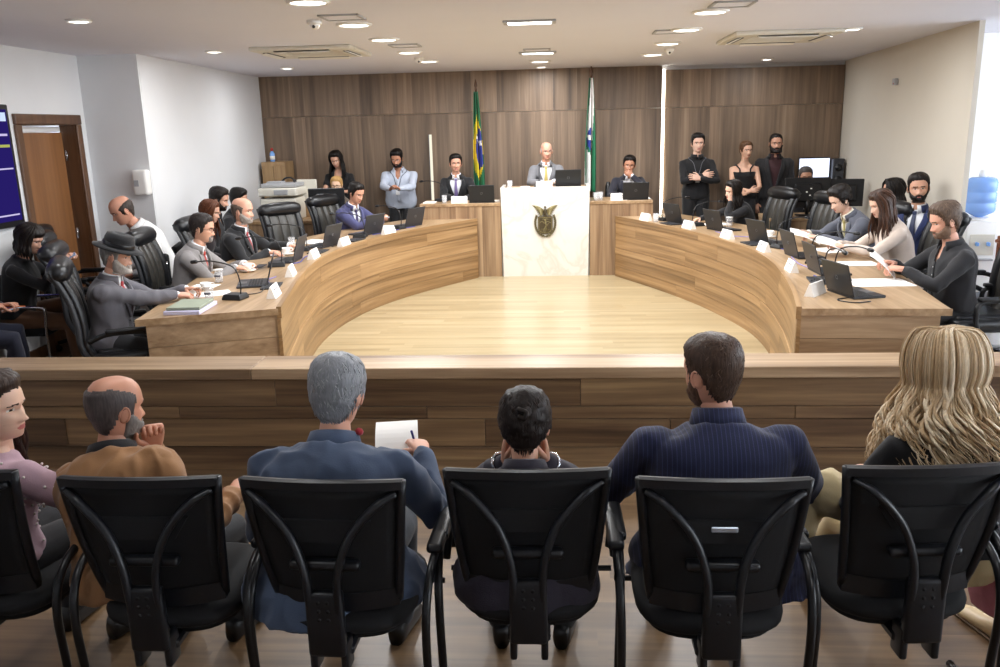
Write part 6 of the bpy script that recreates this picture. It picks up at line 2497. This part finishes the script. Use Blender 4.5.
p08 = person('man in a dark suit covering his mouth at the right raised desk', (.97, 11.86, .22), 180, k=.95, seat=.46, lean=8, curve=14, head=(4, 8, -4), headtop=(.985, 11.70, 1.505), group='people at the raised desks',
             arms={'L': dict(h=(-.05, .14, -.13), hint=(1, .3, -1), dir=(-.7, .05, .6), back=(.3, 1, .2), curl=35), 'R': dict(w=(.84, 11.40, 1.00), hint=(.8, -.3, -.6), dir=(-.8, .5, 0), curl=30)}, skn='b98368',
             hair=dict(kind='short', col='15100e', vol=.020, side=.008, seed=9), brow=DARK, top=suit('1f1f2b', 'ecedf2', None, v=.14))

# --- right side of the horseshoe
p20 = person('smiling woman in black leaning her cheek on her hand at the right desk', (2.22, 10.05, 0), 104, k=.93, lean=14, curve=18, fem=1, head=(-8, 10, -10), headtop=(2.03, 10.02, 1.255),
             arms={'L': dict(h=(-.055, .075, -.12), hint=(.6, .8, -1), dir=(-.05, -.1, 1), back=(1, .2, 0), curl=40), 'R': dict(w=(1.66, 10.02, .82), hint=(.8, -.4, -.5), dir=(-.3, 1, -.1), curl=35)}, skn='e0b49c',
             hair=dict(kind='long', col='17110f', len=.22, n=50, seed=3, part=.02), brow=DARK, top=dict(kind='blouse', col='131317', back_collar=False))
p22 = person('young dark-haired man in a grey suit reading papers at the right desk', (2.78, 8.28, 0), 98, k=.97, lean=12, curve=20, head=(-4, 26, 0), headtop=(2.60, 8.15, 1.30),
             arms={'L': dict(w=(2.42, 7.98, .85), hint=(.8, -.4, -.6), dir=(-.3, 1, .2), curl=35), 'R': dict(w=(2.38, 8.18, .87), hint=(.8, -.4, -.6), dir=(-.2, 1, .3), curl=20)}, skn='e0b8a2',
             hair=dict(kind='short', col='17110f', vol=.028, side=.013, jit=.003, seed=5, coat=600, coat_len=.04, col2='2a1e18'), brow=DARK, top=suit('5a5d68', 'efe9d6', 'b0a468', wr=.006, v=.16))
q = p22.surf(.40, R_(-62), .032)
MB().box((0, 0, 0), (.006, .05, .022), M=TR(q) @ RZ(0), bev=.003).build('lapel_badge', [plain('badge_red', 'c8284a', rough=.4)], p22.garment)
p23 = person('woman with long brown hair in a cream jacket reading papers', (2.88, 7.44, 0), 94, k=.95, lean=10, curve=14, fem=1, wide=1.08, head=(0, 20, 0), headtop=(2.70, 7.37, 1.325),
             arms={'L': dict(w=(2.44, 7.30, .86), hint=(.8, -.4, -.6), dir=(-.3, 1, .2), curl=40), 'R': dict(w=(2.44, 7.48, .86), hint=(.8, -.4, -.6), dir=(-.3, 1, .2), curl=40)}, skn='e2b8a2',
             hair=dict(kind='long', col='3a261c', col2='4a3124', len=.30, n=60, seed=6, front=.07, part=.0, vol=.018, side=.014), brow='3a261c', top=dict(kind='jacket', col='d3c3b6', ease=.95, wr=.006, collar_h=.02))
p26 = person('bearded fair-skinned man in a black shirt holding papers at the near right desk', (2.86, 6.25, 0), 92, k=1.0, lean=0, curve=12, belly=.03, wide=1.1, head=(0, 16, 0), headtop=(2.74, 6.24, 1.318),
             arms={'L': dict(w=(2.50, 6.20, .85), hint=(.8, -.4, -.6), dir=(-.3, 1, .1), curl=45), 'R': dict(w=(2.48, 6.36, .87), hint=(.8, -.4, -.6), dir=(-.3, 1, .2), curl=40)}, skn='dba48c',
             hair=dict(kind='short', col='5b4a3e', vol=.026, side=.008, beard='full', beard_col='7d6656', beard_t=.004, seed=7, jit=.003, coat=700, coat_len=.03, col2='75604f'), brow='5a4638', top=dict(kind='shirt', col='1b1b1f', ease=1.1, wr=.006))
p24 = person('woman with straight black hair and a red top against the beige wall', (3.34, 8.72, 0), 60, k=.97, lean=2, curve=10, fem=1, head=(-24, 4, 0), headtop=(3.33, 8.70, 1.335), skn='d2a188',
             hair=dict(kind='long', col='120d0c', len=.26, n=56, seed=8, part=.0, vol=.018, side=.014, face=44), brow=DARK, top=dict(kind='blouse', col='7e1c22', back_collar=False), group=STAFF)
p25 = person('bearded man in a navy suit looking at the camera against the beige wall', (3.32, 8.12, 0), 140, k=1.05, seat=.47, lean=0, curve=8, head=(-22, 2, 4), headtop=(3.32, 8.10, 1.42), skn='cf9d83',
             hair=dict(kind='short', col='191310', vol=.018, side=.006, coat=400, coat_len=.02, col2='241b17', beard='full', beard_t=.006, seed=5), brow=DARK, top=suit('24305a', 'eef0f4', '2c3656'), group=STAFF)
sheet_at(p22.hand_L, 'white paper in the hands of the reading man in grey', (.21, .28), (.03, .12, -.02), 10)
sheet_at(p23.hand_L, 'white paper in the hands of the cream jacket woman', (.21, .28), (.05, .12, -.02), 10)
sheet_at(p26.hand_L, 'white paper in the hands of the black-shirt man', (.21, .28), (.05, .14, .0), 40)
sheet_at(p12.hand_L, 'small white card in the hand of the man in the hat', (.10, .13), (.0, .10, -.02), 20)
phone_at(TR(-2.62, 7.03, .79), 'phone lying under the hand of the man in grey with glasses', '2a2a30', loc=(.02, .1, .0))
